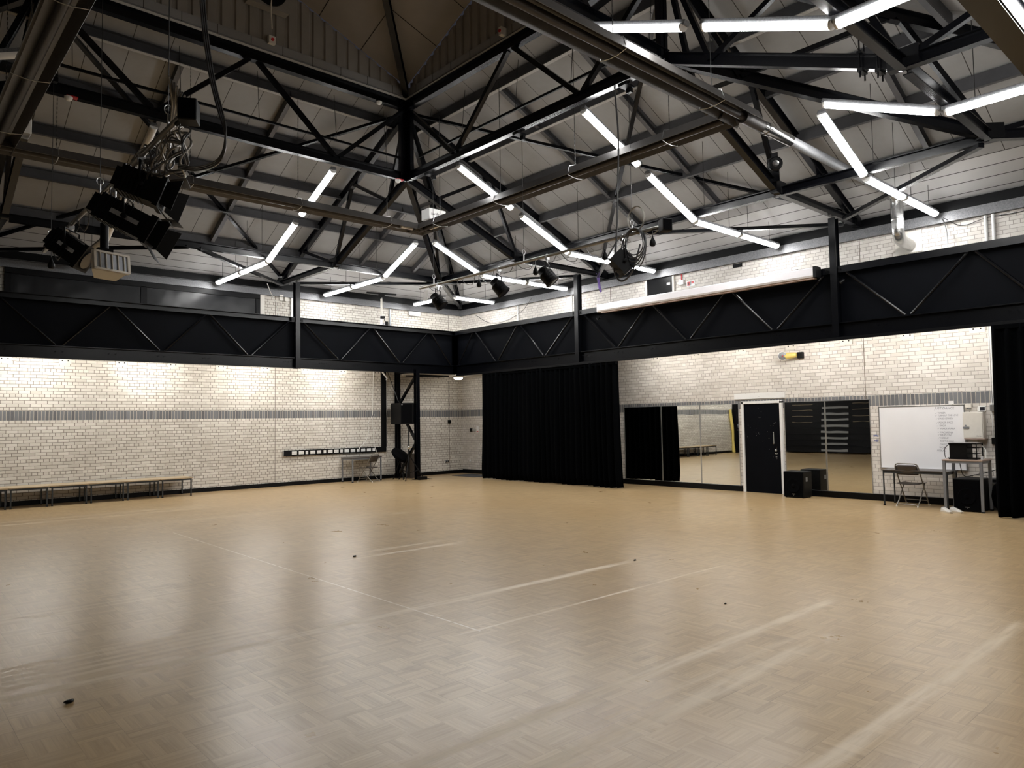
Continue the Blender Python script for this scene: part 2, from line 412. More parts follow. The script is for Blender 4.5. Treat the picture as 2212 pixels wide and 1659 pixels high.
# lantern: ribbed gable walls and folded roof
for s in 'NESW':
    c = CEN[s]; b = MB(); n = 0; u = c - H; prof = []
    while u <= c + H + 1e-6:
        k = n % 4; prof.append((u, .0 if k in (0, 1) else .035)); u += (.16, .02, .06, .02)[k]; n += 1
    top = lambda x: 9.15 + .40*(H - abs(x - c))
    rows = [[P(s, x, H + .02 + o, zf(x)) for x, o in prof] for zf in (lambda x: 8.86, top)]
    b.grid(rows, 0, False)
    rows = [[P(s, x, H + .10, zf(x)) for x, o in prof] for zf in (lambda x: 8.86, top)]
    b.grid(rows, 0, False)
    struct(b.build({'N': 'wall_lantern_north', 'E': 'wall_lantern_east', 'S': 'wall_lantern_south', 'W': 'wall_lantern_west'}[s], M['corr']), 'ribbed sheet gable inside the roof lantern', 'wall')
b = MB(); ctr = V((CX, CY, 11.72))
for s in 'NESW':
    c = CEN[s]; mid = P(s, c, H, 9.15 + .40*H)
    for e in (-1, 1):
        q = P(s, c + e*H, H, 9.15); tri = [q, mid, ctr]
        b.add(tri + [p + V((0,0,.1)) for p in tri], [(0,1,2),(5,4,3),(0,3,4,1),(1,4,5,2),(2,5,3,0)])
struct(b.build('ceiling_lantern', M['lantern']), 'folded dark ceiling of the roof lantern', 'ceiling')
b = MB()
for s in 'NESW':
    c = CEN[s]
    for k in (-.5, -1.35, .5, 1.35, -2.3, 2.3):
        u = c + k; z = 9.15 + .40*(H - abs(k)); f = abs(k)/H
        p, q = P(s, u, H, z - .004), P(s, c + k*.02, H - (H-.05)*(1-f*.0), 0)
        a = V((ctr.x, ctr.y, ctr.z)); t = 1 - abs(k)/H
        q = p + (a - P(s, c, H, 9.15+.4*H))*t
        b.bar(p, q - V((0,0,.004)), .012, .006)
struct(b.build('trim_1', M['black']), 'thin dark joints across the lantern ceiling', 'trim')
b = MB()
for s in 'NESW':
    c = CEN[s]; b.bar(P(s, c-H, H-.02, 8.83), P(s, c+H, H-.02, 8.83), .05, .06)
struct(b.build('trim_2', M['cream']), 'pale sill strip round the foot of the lantern', 'trim')
# eaves: galvanised beam with a dark band above it, wall by wall
for k, s in enumerate('NESW'):
    c = CEN[s]; b = MB(); p0, p1 = P(s, c-DW, DW-.05, 5.51), P(s, c+DW, DW-.05, 5.51)
    b.csec(p0, p1, .19, .08, .008)
    struct(b.build('trim_%d' % (3+2*k), M['galv']), 'galvanised eaves beam at the wall head', 'trim')
    b = MB(); b.bar(P(s, c-DW, DW-.03, 5.70), P(s, c+DW, DW-.03, 5.70), .10, .19)
    struct(b.build('trim_%d' % (4+2*k), M['steel2']), 'dark band between eaves beam and roof', 'trim')
# gallery decks
for nm, (x0, x1, y0, y1) in {'gallery_slab_north': (X0, X1, CY+DG+.14, Y1), 'gallery_slab_east': (CX+DG+.14, X1, CY-DG-.14, CY+DG+.14),
                             'gallery_slab_south': (X0, X1, Y0, CY-DG-.14), 'gallery_slab_west': (X0, CX-DG-.14, CY-DG-.14, CY+DG+.14)}.items():
    b = MB(); b.box(x0, x1, y0, y1, 3.42, 3.55); struct(b.build(nm, M['soffit']), 'pale underside of the walkway behind the girder', 'gallery')
b = MB(); b.box(12.85, X1, 18.64, Y1, 3.27, 3.43); b.box(14.36, X1, 17.0, 18.64, 3.27, 3.43); struct(b.build('ceiling_corner', M['soffit']), 'pale lower soffit at the far corner under the walkway', 'ceiling')
# skirtings
b = MB(); b.box(X0, X1, Y1-.025, Y1, 0, .11); struct(b.build('baseboard_north', M['steel2'], None, .004), 'black skirting along the left wall', 'skirting')
for k, (a, c) in enumerate(((9.10, Y1-.03), (Y0, 7.98))):
    b = MB(); b.box(X1-.04, X1, a, c, 0, .13); struct(b.build(('baseboard_east', 'baseboard_right')[k], M['steel2'], None, .004), 'black skirting along the mirror wall', 'skirting')

# lower door
d = struct(bpy.data.objects.new('door_1', None), 'black scuffed door in a white frame between the mirrors', 'door'); COL.objects.link(d); d.location = (X1, 8.54, 0)
b = MB(); b.box(X1-.045, X1-.005, 8.11, 8.98, .005, 2.04); leaf = b.build('leaf', M['infill'], d, .003)
b = MB()
for q in range(26):
    y = random.uniform(8.15, 8.95); z = random.choice((random.uniform(1.3,2.0), random.uniform(.5,1.9))); r = random.uniform(.002, .005)
    b.obox((X1-.0455, y, z), (.002, r*random.uniform(1,3), r))
for y, z in ((8.19,.905),(8.21,.90),(8.235,.905),(8.20,.83),(8.22,.83)): b.obox((X1-.0455, y, z), (.002, .018, .008))
b.build('paint_chips', M['cream'], leaf)
b = MB(); b.path(spline([(X1-.045,8.235,1.12),(X1-.10,8.235,1.13),(X1-.105,8.235,1.16),(X1-.105,8.235,1.36),(X1-.10,8.235,1.39),(X1-.045,8.235,1.40)], 4), .011, 8); b.build('pull_handle', M['chrome'], leaf)
b = MB(); b.lathe([(.028,0),(.028,.012),(.012,.016),(.012,.03)], (X1-.045, 8.215, .98), (-1,0,0), 14); b.build('lock', M['alu'], leaf)
b = MB(); b.box(X1-.07, X1, 8.99, 9.045, 0, 2.10); b.box(X1-.07, X1, 8.035, 8.095, 0, 2.10); b.box(X1-.07, X1, 8.035, 9.045, 2.05, 2.11); b.build('frame', M['white'], d, .004)
t = thing('blank_board', 'long blank white board fixed above the black door', 'board', (X1, 8.6, 2.23))
b = MB(); b.box(X1-.035, X1-.001, 7.97, 9.24, 2.165, 2.295); b.build('face_board', M['white'], t, .003)
b = MB(); b.obox((X1-.0365, 8.6, 2.22), (.003, .012, .012)); b.build('screw_cover', M['black'], t)
# gallery door
d = struct(bpy.data.objects.new('door_2', None), 'black gallery door high on the right wall', 'door'); COL.objects.link(d); d.location = (X1, 11.3, 3.55)
b = MB(); b.box(X1-.04, X1-.005, 10.90, 11.70, 3.56, 5.42); leaf = b.build('leaf', M['steel2'], d)
b = MB(); b.obox((X1-.043, 11.02, 5.22), (.004, .10, .06)); b.build('notice', M['white'], leaf)
b = MB(); b.box(X1-.05, X1, 11.70, 11.77, 3.56, 5.42); b.box(X1-.05, X1, 10.85, 10.90, 3.56, 5.42); b.build('frame', M['cream'], d)
# blacked-out high window on the left wall
w = struct(bpy.data.objects.new('window_1', None), 'high blacked-out window band on the left wall', 'window'); COL.objects.link(w); w.location = (5.3, Y1, 4.5)
b = MB(); y = Y1-.06
b.box(2.34, 8.27, y, Y1, 5.28, 5.415); b.box(2.34, 2.46, y, Y1, 3.56, 5.3); b.box(8.15, 8.27, y, Y1, 3.56, 5.3); b.box(5.18, 5.32, y, Y1, 3.56, 5.3); b.build('frame', M['steel2'], w)
b = MB(); b.box(2.46, 5.18, Y1-.03, Y1-.002, 3.56, 5.28); b.build('pane', M['blind'], w)
b = MB(); b.box(5.32, 8.15, Y1-.03, Y1-.002, 3.56, 5.28); b.build('pane', M['blind'], w)
b = MB(); b.box(8.27, 8.40, Y1-.05, Y1, 3.56, 5.42); b.build('reveal', M['cream'], w)

# ------------------------------------------------------------------ gallery girders
WALLN = {'N': 'left brick wall', 'E': 'mirror wall', 'S': 'near wall behind the viewer', 'W': 'tiered seating'}
def girder(s):
    c = CEN[s]; L = DG
    t = thing('lattice_girder', {'N': 'long black lattice girder across the left wall with board infill', 'E': 'long black lattice girder above the curtain and mirrors',
              'S': 'black girder overhead at the top right corner of the picture', 'W': 'black lattice girder above the tiered seating'}[s], 'girder', P(s, c, L, 3.27), 'gallery girders')
    b = MB(); b.csec(P(s, c-L, L+.05, 3.415), P(s, c+L, L+.05, 3.415), .29, .10, .02, flip=1 if s in 'NW' else -1)
    b.bar(P(s, c-L-.1, L+.09, 3.415), P(s, c+L+.1, L+.09, 3.415), .03, .27)
    for k in range(-8, 9):
        for e in (-.07, .07): b.obox(P(s, c+k*1.06+e, L-.004, 3.44), (.022, .022, .022))
    b.build('bottom_chord', M['steel'], t)
    b = MB()
    for a, e in ((-L, -H-.07), (-H+.07, H-.07), (H+.07, L)): b.csec(P(s, c+a, L+.05, 4.60), P(s, c+e, L+.05, 4.60), .13, .10, .012)
    b.build('top_chord', M['steel'], t)
    b = MB(); b.bar(P(s, c-L-.18, L+.17, 4.05), P(s, c+L+.18, L+.17, 4.05), .03, 1.0); b.build('infill_panel', M['infill'], t)
    # zig-zag bracing, from the ring posts outwards and across the middle bay
    nodes = []
    for sg in (-1, 1):
        o = H
        nodes += [(sg*(o+.22), sg*(o+1.25)), (sg*(o+2.30), sg*(o+1.35)), (sg*(o+2.42), sg*(o+3.30)), (sg*(o+4.35), sg*(o+3.42)), (sg*(o+4.50), sg*(o+5.25))]
    q = H - .22
    nodes += [(-q, -q+1.02), (-1.14, -q+1.14), (-1.02, -.06), (1.02, .06), (1.14, q-1.14), (q, q-1.02)]
    for a, e in nodes:
        b = MB(); p, r = P(s, c+a, L+.05, 4.53), P(s, c+e, L+.05, 3.57)
        b.tube(p, r, .028, 8)
        b.build('diagonal_brace', M['steel'], t)
    b = MB(); b.bar(P(s, c-L+.06, L+.03, 3.4), P(s, c-L+.06, L+.03, 4.62), .10, .10); b.bar(P(s, c+L+.05, L+.05, 3.27), P(s, c+L+.05, L+.05, 4.67), .12, .12); b.build('corner_upright', M['steel'], t)
for s in 'NESW': girder(s)
POSTL = {('N', 1): 'black steel post rising from the left girder beside the white conduit', ('N', -1): 'black steel post on the left girder behind the hanging lanterns',
         ('E', 1): 'black steel post on the right girder left of the projector screen', ('E', -1): 'black steel post on the right girder at the right end of the projector screen'}
for (s, e), lb in POSTL.items():
    t = thing('steel_post', lb, 'post', P(s, CEN[s]+e*H, DG, 3.27), 'girder posts')
    b = MB(); b.isec(P(s, CEN[s]+e*H, DG+.045, 3.26), P(s, CEN[s]+e*H, DG+.045, 5.64), .17, .13, .016, .012, up=UP[s]); b.build('shaft', M['steel'], t)
    b = MB()
    for du in (-.12, .12):
        b.obox(P(s, CEN[s]+e*H+du, DG+.01, 4.60), (.09, .03, .11) if s in 'NS' else (.03, .09, .11))
        b.obox(P(s, CEN[s]+e*H+du, DG-.012, 4.60), (.025, .03, .025) if s in 'NS' else (.03, .025, .025))
    b.build('bolted_cleat', M['steel2'], t)

# ------------------------------------------------------------------ roof steel
DIRN = {'N': 'left', 'E': 'right', 'S': 'near right', 'W': 'near left'}
def zr(d): return 8.60 - .43*(d-H)
def zb(d): return 7.08 - .409*(d-H) if d < DE else 5.75
def truss(label, pt, k=1.0):
    """pt(d, z): a point of the truss's own upright plane; d runs from the ring outwards"""
    t = thing('roof_truss', label, 'truss', pt(H, 7.0), 'roof trusses')
    b = MB(); b.isec(pt(H, zr(H)), pt(DW-.35, zr(DW-.35)), .19, .11); b.build('rafter', M['steel'], t)
    b = MB(); b.isec(pt(H, 7.08), pt(DE, 5.75), .17, .11); b.build('bottom_chord', M['steel'], t)
    b = MB(); b.isec(pt(DE, 5.75), pt(DW-.1, 5.75), .15, .11); b.build('level_chord', M['steel'], t)
    W = [((H+.05, zr(H)-.05), (H+.74, zb(H+.74))), ((H+.76, zb(H+.76)), (H+2.36, zr(H+2.36))), ((H+2.38, zr(H+2.38)), (DE-.03, 5.80)), ((DE+.05, 5.80), (H+5.05, zr(H+5.05)))]
    for p, q in W:
        b = MB(); b.bar(pt(*p), pt(*q), .075, .075); b.build('web_member', M['steel'], t)
    g = MB(); n = (pt(H+1, 7) - pt(H, 7)).normalized(); sd = n.cross(V((0,0,1)))
    g.obox(pt(DE, 5.80), (.34, .13, .22), Matrix((n, sd, V((0,0,1)))).transposed()); g.build('gusset', M['steel2'], t)
    g = MB(); g.obox(pt(DW-.14, 5.80), (.20, .12, .30), Matrix((n, sd, V((0,0,1)))).transposed()); g.build('end_plate', M['steel2'], t)
    return t
TL = {('N', 1): 'black roof truss running down to the left wall beside the nearest lit tubes', ('N', -1): 'black roof truss behind the cluttered lantern bar at far left',
      ('E', 1): 'black roof truss running down to the right wall above the curtain', ('E', -1): 'black roof truss ending at the post beside the projector screen',
      ('S', 1): 'black roof truss crossing overhead at the top right', ('W', 1): 'black roof truss in the top left corner of the picture'}
for (s, e), lb in TL.items(): truss(lb, lambda d, z, s=s, e=e: P(s, CEN[s]+e*H, d, z))
for (a, c), lb in {(1, 1): 'black hip truss from the ring corner down to the far wall corner', (1, -1): 'black hip truss sloping from the ring to the right-hand roof corner',
                   (-1, 1): 'black hip truss dropping past the heater box at far left'}.items():
    truss(lb, lambda d, z, a=a, c=c: V((CX+a*d, CY+c*d, z)))
RL = {'N': 'black ring truss under the lantern on the left side', 'E': 'black ring truss under the lantern carrying the far lantern bar', 'S': 'black ring truss under the lantern nearest the top right', 'W': 'black ring truss under the lantern at the top left'}
for s in 'NESW':
    c = CEN[s]; t = thing('ring_truss', RL[s], 'truss', P(s, c, H, 7.0), 'lantern ring trusses')
    b = MB(); b.isec(P(s, c-H, H, 8.70), P(s, c+H, H, 8.70), .20, .14); b.build('top_chord', M['steel'], t)
    b = MB(); b.isec(P(s, c-H, H, 7.10), P(s, c+H, H, 7.10), .18, .12); b.build('bottom_chord', M['steel'], t)
    for a, e in ((-H+.06, -H/2-.05), (-.08, -H/2+.05), (.08, H/2-.05), (H-.06, H/2+.05)):
        b = MB(); b.bar(P(s, c+a, H, 8.62), P(s, c+e, H, 7.18), .085, .085); b.build('web_member', M['steel'], t)
    b = MB()
    for e in (-.10, .0): b.bar(P(s, c+H-.06+e, H, 7.0), P(s, c+H-.06+e, H, 8.8), .07, .09, up=UP[s])
    b.build('corner_upright', M['steel'], t)
b0 = None
for (a, c), lb in {(1, 1): 'black lantern hip rafter over the far ring corner', (1, -1): 'black lantern hip rafter over the right ring corner', (-1, 1): 'black lantern hip rafter over the left ring corner'}.items():
    b = MB(); b.isec(V((CX+a*H, CY+c*H, 8.95)), V((CX, CY, 11.50)), .20, .12); tag(b.build('hip_rafter', M['steel']), lb, 'rafter', 'lantern hip rafters')
# level beams joining the elbows of the trusses
def tie(s, u0, u1, lb):
    b = MB(); b.isec(P(s, u0, DE, 5.72), P(s, u1, DE, 5.72), .15, .10); tag(b.build('tie_beam', M['steel']), lb, 'beam', 'tie beams between trusses')
tie('N', CX-H+.08, CX+H-.08, 'black level beam between the two left wall trusses'); tie('N', CX+H+.08, CX+DE-.1, 'black level beam left of the hanging heater box corner'); tie('N', CX-DE+.1, CX-H-.08, 'black level beam at the far left behind the heater corner')
tie('E', CY-H+.08, CY+H-.08, 'black level beam above the projector screen between right trusses'); tie('E', CY+H+.08, CY+DE-.1, 'black level beam right of the V of tubes at the far corner'); tie('E', CY-DE+.1, CY-H-.08, 'black level beam meeting the right hip truss above the flue')
tie('S', CX+H+.08, CX+DE-.1, 'black level beam descending to the right hip truss node'); tie('S', CX-H+.08, CX+H-.08, 'black level beam overhead in the top right corner')
tie('W', CY+H+.08, CY+DE-.1, 'black level beam behind the upper left heater tube'); tie('W', CY-H+.08, CY+H-.08, 'black level beam above the seating at top left')
# level wind bracing and braces in the roof slopes
def brace(p, q, lb, w=.09, h=.07):
    b = MB(); b.bar(p, q, w, h); tag(b.build('wind_brace', M['steel']), lb, 'brace', 'wind braces')
for s in 'NE':
    c = CEN[s]
    for e in (-1, 1):
        where = {('N', -1): 'toward the far left', ('N', 1): 'toward the left girder post', ('E', -1): 'toward the flue side post', ('E', 1): 'toward the post above the curtain'}[(s, e)]
        brace(P(s, c+e*.12, DE, 5.66), P(s, c+e*(H-.1), DW-.55, 5.66), 'black level brace from the middle %s tie beam %s' % (DIRN[s], where))
        far = {('N', 1): 'left of the far corner', ('N', -1): 'at the far left edge', ('E', 1): 'right of the far corner', ('E', -1): 'beside the flue'}[(s, e)]
        brace(P(s, c+e*(DE-.1), DE-.05, 5.62), P(s, c+e*(H+.12), DG+.3, 5.66), 'black level corner brace %s' % far)
        hub = {('N', 1): 'from the ring corner across the left slope', ('N', -1): 'across the left slope from the far left ring corner', ('E', 1): 'from the ring corner across the right slope', ('E', -1): 'across the right slope from the right ring corner'}[(s, e)]
        brace(P(s, c+e*(H-.05), H+.1, zr(H+.1)-.02), P(s, c-e*(H-.1), DW-.4, zr(DW-.4)+.04), 'black sloping cross brace ' + hub, .08, .06)
# purlins and the struts between them
ORD = ['topmost', 'second', 'third', 'fourth', 'lowest']
SL = {'N': 'left slope above the benches', 'E': 'right slope above the mirrors', 'S': 'near right slope at the top edge', 'W': 'near left slope at the top left'}
for s in 'NESW':
    c = CEN[s]
    for k, dd in enumerate((.62, 1.77, 2.92, 4.05, 5.20)):
        b = MB(); d_ = H + dd; z = roof_z(d_) - .12
        b.csec(P(s, c-d_+.05, d_, z), P(s, c+d_-.05, d_, z), .20, .075, .008, flip=1 if s in 'NE' else -1)
        b.bar(P(s, c-d_+.05, d_-.01, z-.105), P(s, c+d_-.05, d_-.01, z-.105), .085, .012, m=1)
        tag(b.build('purlin', [M['purlin'], M['flange'] if k < 2 else M['purlin']]), '%s grey steel purlin under the %s' % (ORD[k], SL[s]), 'purlin', 'roof purlins')
    for k, (off, d0) in enumerate(((-1.08, .62), (1.08, .62), (5.30, 2.92), (-5.30, 2.92), (7.1, 4.05))):
        if s in 'SW' and k > 1: continue
        b = MB(); b.csec(P(s, c+off, H+d0, roof_z(H+d0)-.11), P(s, c+off, H+5.2, roof_z(H+5.2)-.11), .15, .09, .008)
        nm = ['inner left', 'inner right', 'outer right', 'outer left', 'corner'][k]
        tag(b.build('purlin_strut', M['purlin']), 'dark grey strut up the %s, %s of five' % (SL[s], nm) if s in 'NE' else 'dark grey strut up the %s, %s of two' % (SL[s], nm), 'strut', 'purlin struts')
# hung conduits beside the ring
for s, lb in (('N', 'thin black conduit hung on rods beside the left ring truss'), ('E', 'thin black conduit hung on rods beside the right ring truss')):
    c = CEN[s]; t = thing('hung_conduit', lb, 'conduit', P(s, c, H+.32, 7.65)); b = MB(); b.bar(P(s, c-H+.2, H+.32, 7.65), P(s, c+H, H+.32, 7.65), .035, .045); b.build('conduit_run', M['steel2'], t)
    for e in (-2.9, -1.2, .25, 1.9, 3.1):
        b = MB(); b.tube(P(s, c+e, H+.32, 7.65), P(s, c+e, H+.42, 8.65), .006, 6); b.build('hanger_rod', M['wire'], t)
# ------------------------------------------------------------------ tube lights
def tube_proto(lit):
    t = thing('tube_light', 'x', 'light', (0,0,0), 'tube lights under the roof')
    n = 10; pr = [(.066*math.cos(-PI*i/n), -.055 + .066*math.sin(-PI*i/n)) for i in range(n+1)]
    b = MB(); b.extr((-.76,0,0), (.76,0,0), pr + [(-.066,-.05),(.066,-.05)][:0], m=0, smooth=True); b.build('diffuser', M['lit'] if lit else M['unlit'], t)
    b = MB(); b.extr((-.815,0,0), (.815,0,0), [(-.055,-.056),(.055,-.056),(.05,0),(-.05,0)]); b.build('tray', M['galv'], t)
    for e in (-1, 1):
        b = MB(); b.extr((e*.76,0,0), (e*.785,0,0), [(a*1.03, c*1.0-.001) for a, c in pr], smooth=True); b.build('end_cap', M['white'], t)
    return t
LIT, UNL = tube_proto(True), tube_proto(False)
used = {True: 0, False: 0}
def put_tube(lit, c, dirv, label, hang=None):
    src = LIT if lit else UNL
    o = src if not used[lit] else copy_tree(src)
    used[lit] = 1
    d = V(dirv).normalized(); side = V((0,0,1)).cross(d).normalized(); up = d.cross(side)
    o.location = c; o.rotation_euler = Matrix((d, side, up)).transposed().to_euler(); o['label'] = label
    o['group'] = 'lit tube lights' if lit else 'unlit tube lights'
    if hang:
        for e in (-.45, .45):
            wp = V(c) + d*e; L = roof_z(max(abs(wp.x-CX), abs(wp.y-CY))) - wp.z - .01
            b = MB(); b.tube((0,0,0), (0,0,L), .005, 5); w = b.build('suspension_wire', M['wire']); w.parent = o
            w.location = (e, 0, 0); w.rotation_euler = Matrix((d, side, up)).to_euler()
    return o
RUN = {('N', 1): 'crossing the left heater', ('N', 2): 'left of the V at the far corner', ('N', 3): 'left of the far corner',
       ('E', 3): 'right of the far corner', ('E', 2): 'right of the V at the far corner', ('E', 1): 'crossing the right heater above the curtain', ('E', 0): 'above the projector screen',
       ('E', -1): 'beside the silver flue', ('S', 1): 'in the top right run', ('S', 2): 'from the right hip node',
       ('N', 0): 'behind the lantern bar', ('W', 1): 'at the top left beyond the heater', ('W', 0): 'over the seating', ('N', -1): 'at the far left'}
OFF = {-1: -4.95, 0: -1.72, 1: 1.68, 2: 4.83, 3: 7.92}
def run(s, k, lit):
    u = CEN[s] + OFF[k]; a = abs(OFF[k])
    nm = ('lit' if lit else 'unlit') + ' tube light '
    slope = V((0,0,0)); p0, p1 = P(s, u, H, 6.98), P(s, u, DE, 5.64); dv = (p1-p0).normalized(); L = (p1-p0).length
    if a < H:
        put_tube(lit, p0 + dv*.86, dv, nm + 'upper sloping one ' + RUN[(s,k)]); put_tube(lit, p0 + dv*(L-.80), dv, nm + 'lower sloping one ' + RUN[(s,k)])
    elif a < DE:
        put_tube(lit, p0 + dv*(L-.86), dv, nm + 'single sloping one ' + RUN[(s,k)])
    hv = (P(s,u,2,0)-P(s,u,1,0))
    if a < DE:
        put_tube(lit, P(s, u, DE+.77, 5.64), hv, nm + 'inner level one ' + RUN[(s,k)], True)
        put_tube(lit, P(s, u, DE+2.41, 5.64), hv, nm + 'outer level one ' + RUN[(s,k)], True)
    else:
        put_tube(lit, P(s, u, DE+2.25, 5.64), hv, nm + 'single level one ' + RUN[(s,k)], True)
for s, k in (('N',1),('N',2),('N',3),('E',3),('E',2),('E',1),('E',0),('E',-1),('S',1),('S',2)): run(s, k, True)
for s, k in (('N',0),('W',1),('W',0),('N',-1)): run(s, k, False)
# ------------------------------------------------------------------ lights under the gallery
def gallery_tube(lb, c, ax, mt='litg'):
    t = thing('gallery_tube_light', lb, 'light', c, 'tube lights under the walkway')
    e = V((.7,0,0)) if ax == 0 else V((0,.7,0)); c = V(c)
    b = MB(); b.bar(c-e*1.04+V((0,0,.045)), c+e*1.04+V((0,0,.045)), .09, .05); b.build('tray', M['white'], t)
    b = MB(); b.tube(c-e, c+e, .03, 10); b.build('diffuser', M[mt], t)
for k, x in enumerate((-1.6, .4, 2.9, 5.3, 7.9, 10.3)):
    gallery_tube(['lit white tube under the left walkway, out of view behind the girder', 'lit white tube under the left walkway at the picture edge', 'lit white tube under the left walkway above the benches', 'lit white tube under the left walkway above the right bench end',
                  'lit white tube under the left walkway left of the socket strip', 'lit white tube under the left walkway above the folding chair'][k], (x, 18.80, 3.335), 0)
for k, y in enumerate((11.0, 9.0, 7.0, 5.2, 3.9)):
    gallery_tube(['lit tube under the right walkway beside the curtain', 'lit tube under the right walkway above the left mirrors', 'lit tube under the right walkway above the right mirrors', 'lit tube under the right walkway above the whiteboard', 'lit tube under the right walkway above the white cabinet'][k], (14.52, y, 3.335), 1, 'litg2')
gallery_tube('lit white tube under the near girder at the top right corner', (4.0, .66, 3.36), 0, 'litg2')
t = thing('bulkhead_light', 'round lit white ceiling light under the walkway corner', 'light', (14.66, 18.92, 3.27))
b = MB(); b.lathe([(.17,0),(.17,-.05),(.15,-.06)], (14.66,18.92,3.27), (0,0,1), 28); b.build('base_ring', M['white'], t)
b = MB(); b.lathe([(.145,-.06),(.14,-.10),(.10,-.125),(.0,-.13)], (14.66,18.92,3.27), (0,0,1), 28); b.build('diffuser', M['litr'], t)

# ------------------------------------------------------------------ radiant heater loop
HX0, HX1, HY0, HY1, HZ = 1.42, 9.12, 5.24, 13.08, 6.0
ht = thing('radiant_heater', 'grey suspended heater loop of long reflectors and dark pipes', 'heater', (HX1, HY1, HZ))
hood = [(-.21,-.05),(-.205,-.055),(-.13,.085),(.13,.085),(.205,-.055),(.21,-.05),(.14,.095),(-.14,.095)]
LEGS = [((HX0-.2,HY1),(HX1+.2,HY1)), ((HX1,HY1+.2),(HX1,HY0+.15)), ((HX1+.3,HY0),(HX0-.2,HY0)), ((HX0,HY0-.2),(HX0,HY1+.2))]
for (a, c) in LEGS:
    p, q = V((*a, HZ)), V((*c, HZ)); dv = (q-p).normalized()
    b = MB(); b.extr(p, q, hood); rf = b.build('reflector', M['reflector'], ht)
    b = MB(); b.tube(p+dv*.1, q-dv*.1, .052, 14); b.build('pipe', M['pipe'], ht)
    L = (q-p).length; sd = dv.cross(V((0,0,1)))
    for k in range(4):
        m_ = p + dv*(L*(.12+.25*k))
        b = MB(); b.path([m_+sd*.20+V((0,0,-.05)), m_+sd*.15+V((0,0,.11)), m_+V((0,0,.16)), m_-sd*.15+V((0,0,.11)), m_-sd*.20+V((0,0,-.05)), m_-sd*.06+V((0,0,-.075)), m_+sd*.06+V((0,0,-.075)), m_+sd*.20+V((0,0,-.05))], .006, 5); b.build('hanger_bracket', M['alu'], ht)
        b = MB(); zt = 7.0 if (abs(m_.x-CX) < H+.4 and abs(m_.y-CY) < H+.4) else 7.6
        zt = 8.35; z = HZ+.16; i = 0
        while z < zt:
            w_ = .012 if i % 2 else .004
            b.obox(m_+V((0,0,z-HZ+.02)), (w_ if True else 0, .016-w_, .042)); z += .036; i += 1
        b.build('chain', M['wire'], ht)
b = MB(); b.tube((HX1+.1,HY0,HZ),(HX1+.62,HY0,HZ),.085,18); b.build('end_box', M['pipe'], ht)
for (c, ax) in (((9.45,13.02,6.36),0), ((1.60,13.0,6.33),0)):
    bx = MB(); bx.obox(c, (.46,.30,.24)); bo = bx.build('burner_box', M['white'], ht, .012)
    b = MB(); b.obox((c[0]+.231, c[1], c[2]), (.004,.22,.17)); b.build('side_vent', M['legs'], bo)
    text('maker_lettering', 'Nor-Ray-Vac', .085, (c[0], c[1]-.152, c[2]+.005), R_NORTH @ Matrix.Rotation(.06, 3, 'Z'), M['inkd'], bo, .001, 'CENTER', .3, .8)
    b = MB(); b.box(c[0]-.12, c[0]+.12, c[1]-.153, c[1]-.151, c[2]-.055, c[2]-.049); b.build('underline', M['inkd'], bo)
for c in ((8.72,13.0,5.99),(9.16,12.6,5.99)):
    b = MB(); b.obox(c, (.30,.05,.09) if c[1] > 12.9 else (.05,.30,.09)); b.build('warning_plate', M['cream'], ht)
fl = thing('exhaust_flue', 'shiny silver flue from the heater through the right wall', 'flue', (X1, HY0, 5.2))
b = MB(); b.tube((HX1+.62,HY0,HZ),(10.6,HY0,HZ),.088,20); b.tube((9.85,HY0,HZ),(9.95,HY0,HZ),.098,20); b.build('clamped_collar', M['chrome'], fl)
b = MB(); b.tube((10.0,HY0,HZ),(14.72,HY0,HZ),.080,20); b.build('pipe_run', M['galv'], fl)
b = MB(); b.path(spline([(14.55,HY0,HZ),(14.80,HY0,HZ-.06),(14.86,HY0,HZ-.25)],6), .105, 20); b.tube((14.86,HY0,5.85),(14.86,HY0,5.32),.115,22); b.lathe([(.117,0),(.122,.015),(.117,.03)],(14.86,HY0,5.50),(0,0,1),22); b.build('down_pipe', M['duct'], fl)
b = MB(); b.path(spline([(14.86,HY0,5.36),(14.90,HY0,5.22),(15.02,HY0,5.13),(15.47,HY0+.0,5.10)],6), .112, 22); b.build('elbow', M['duct'], fl)
b = MB(); b.box(X1-.02, X1-.001, HY0-.22, HY0+.28, 4.95, 5.385); b.build('wall_plate', M['cream'], fl, .004)

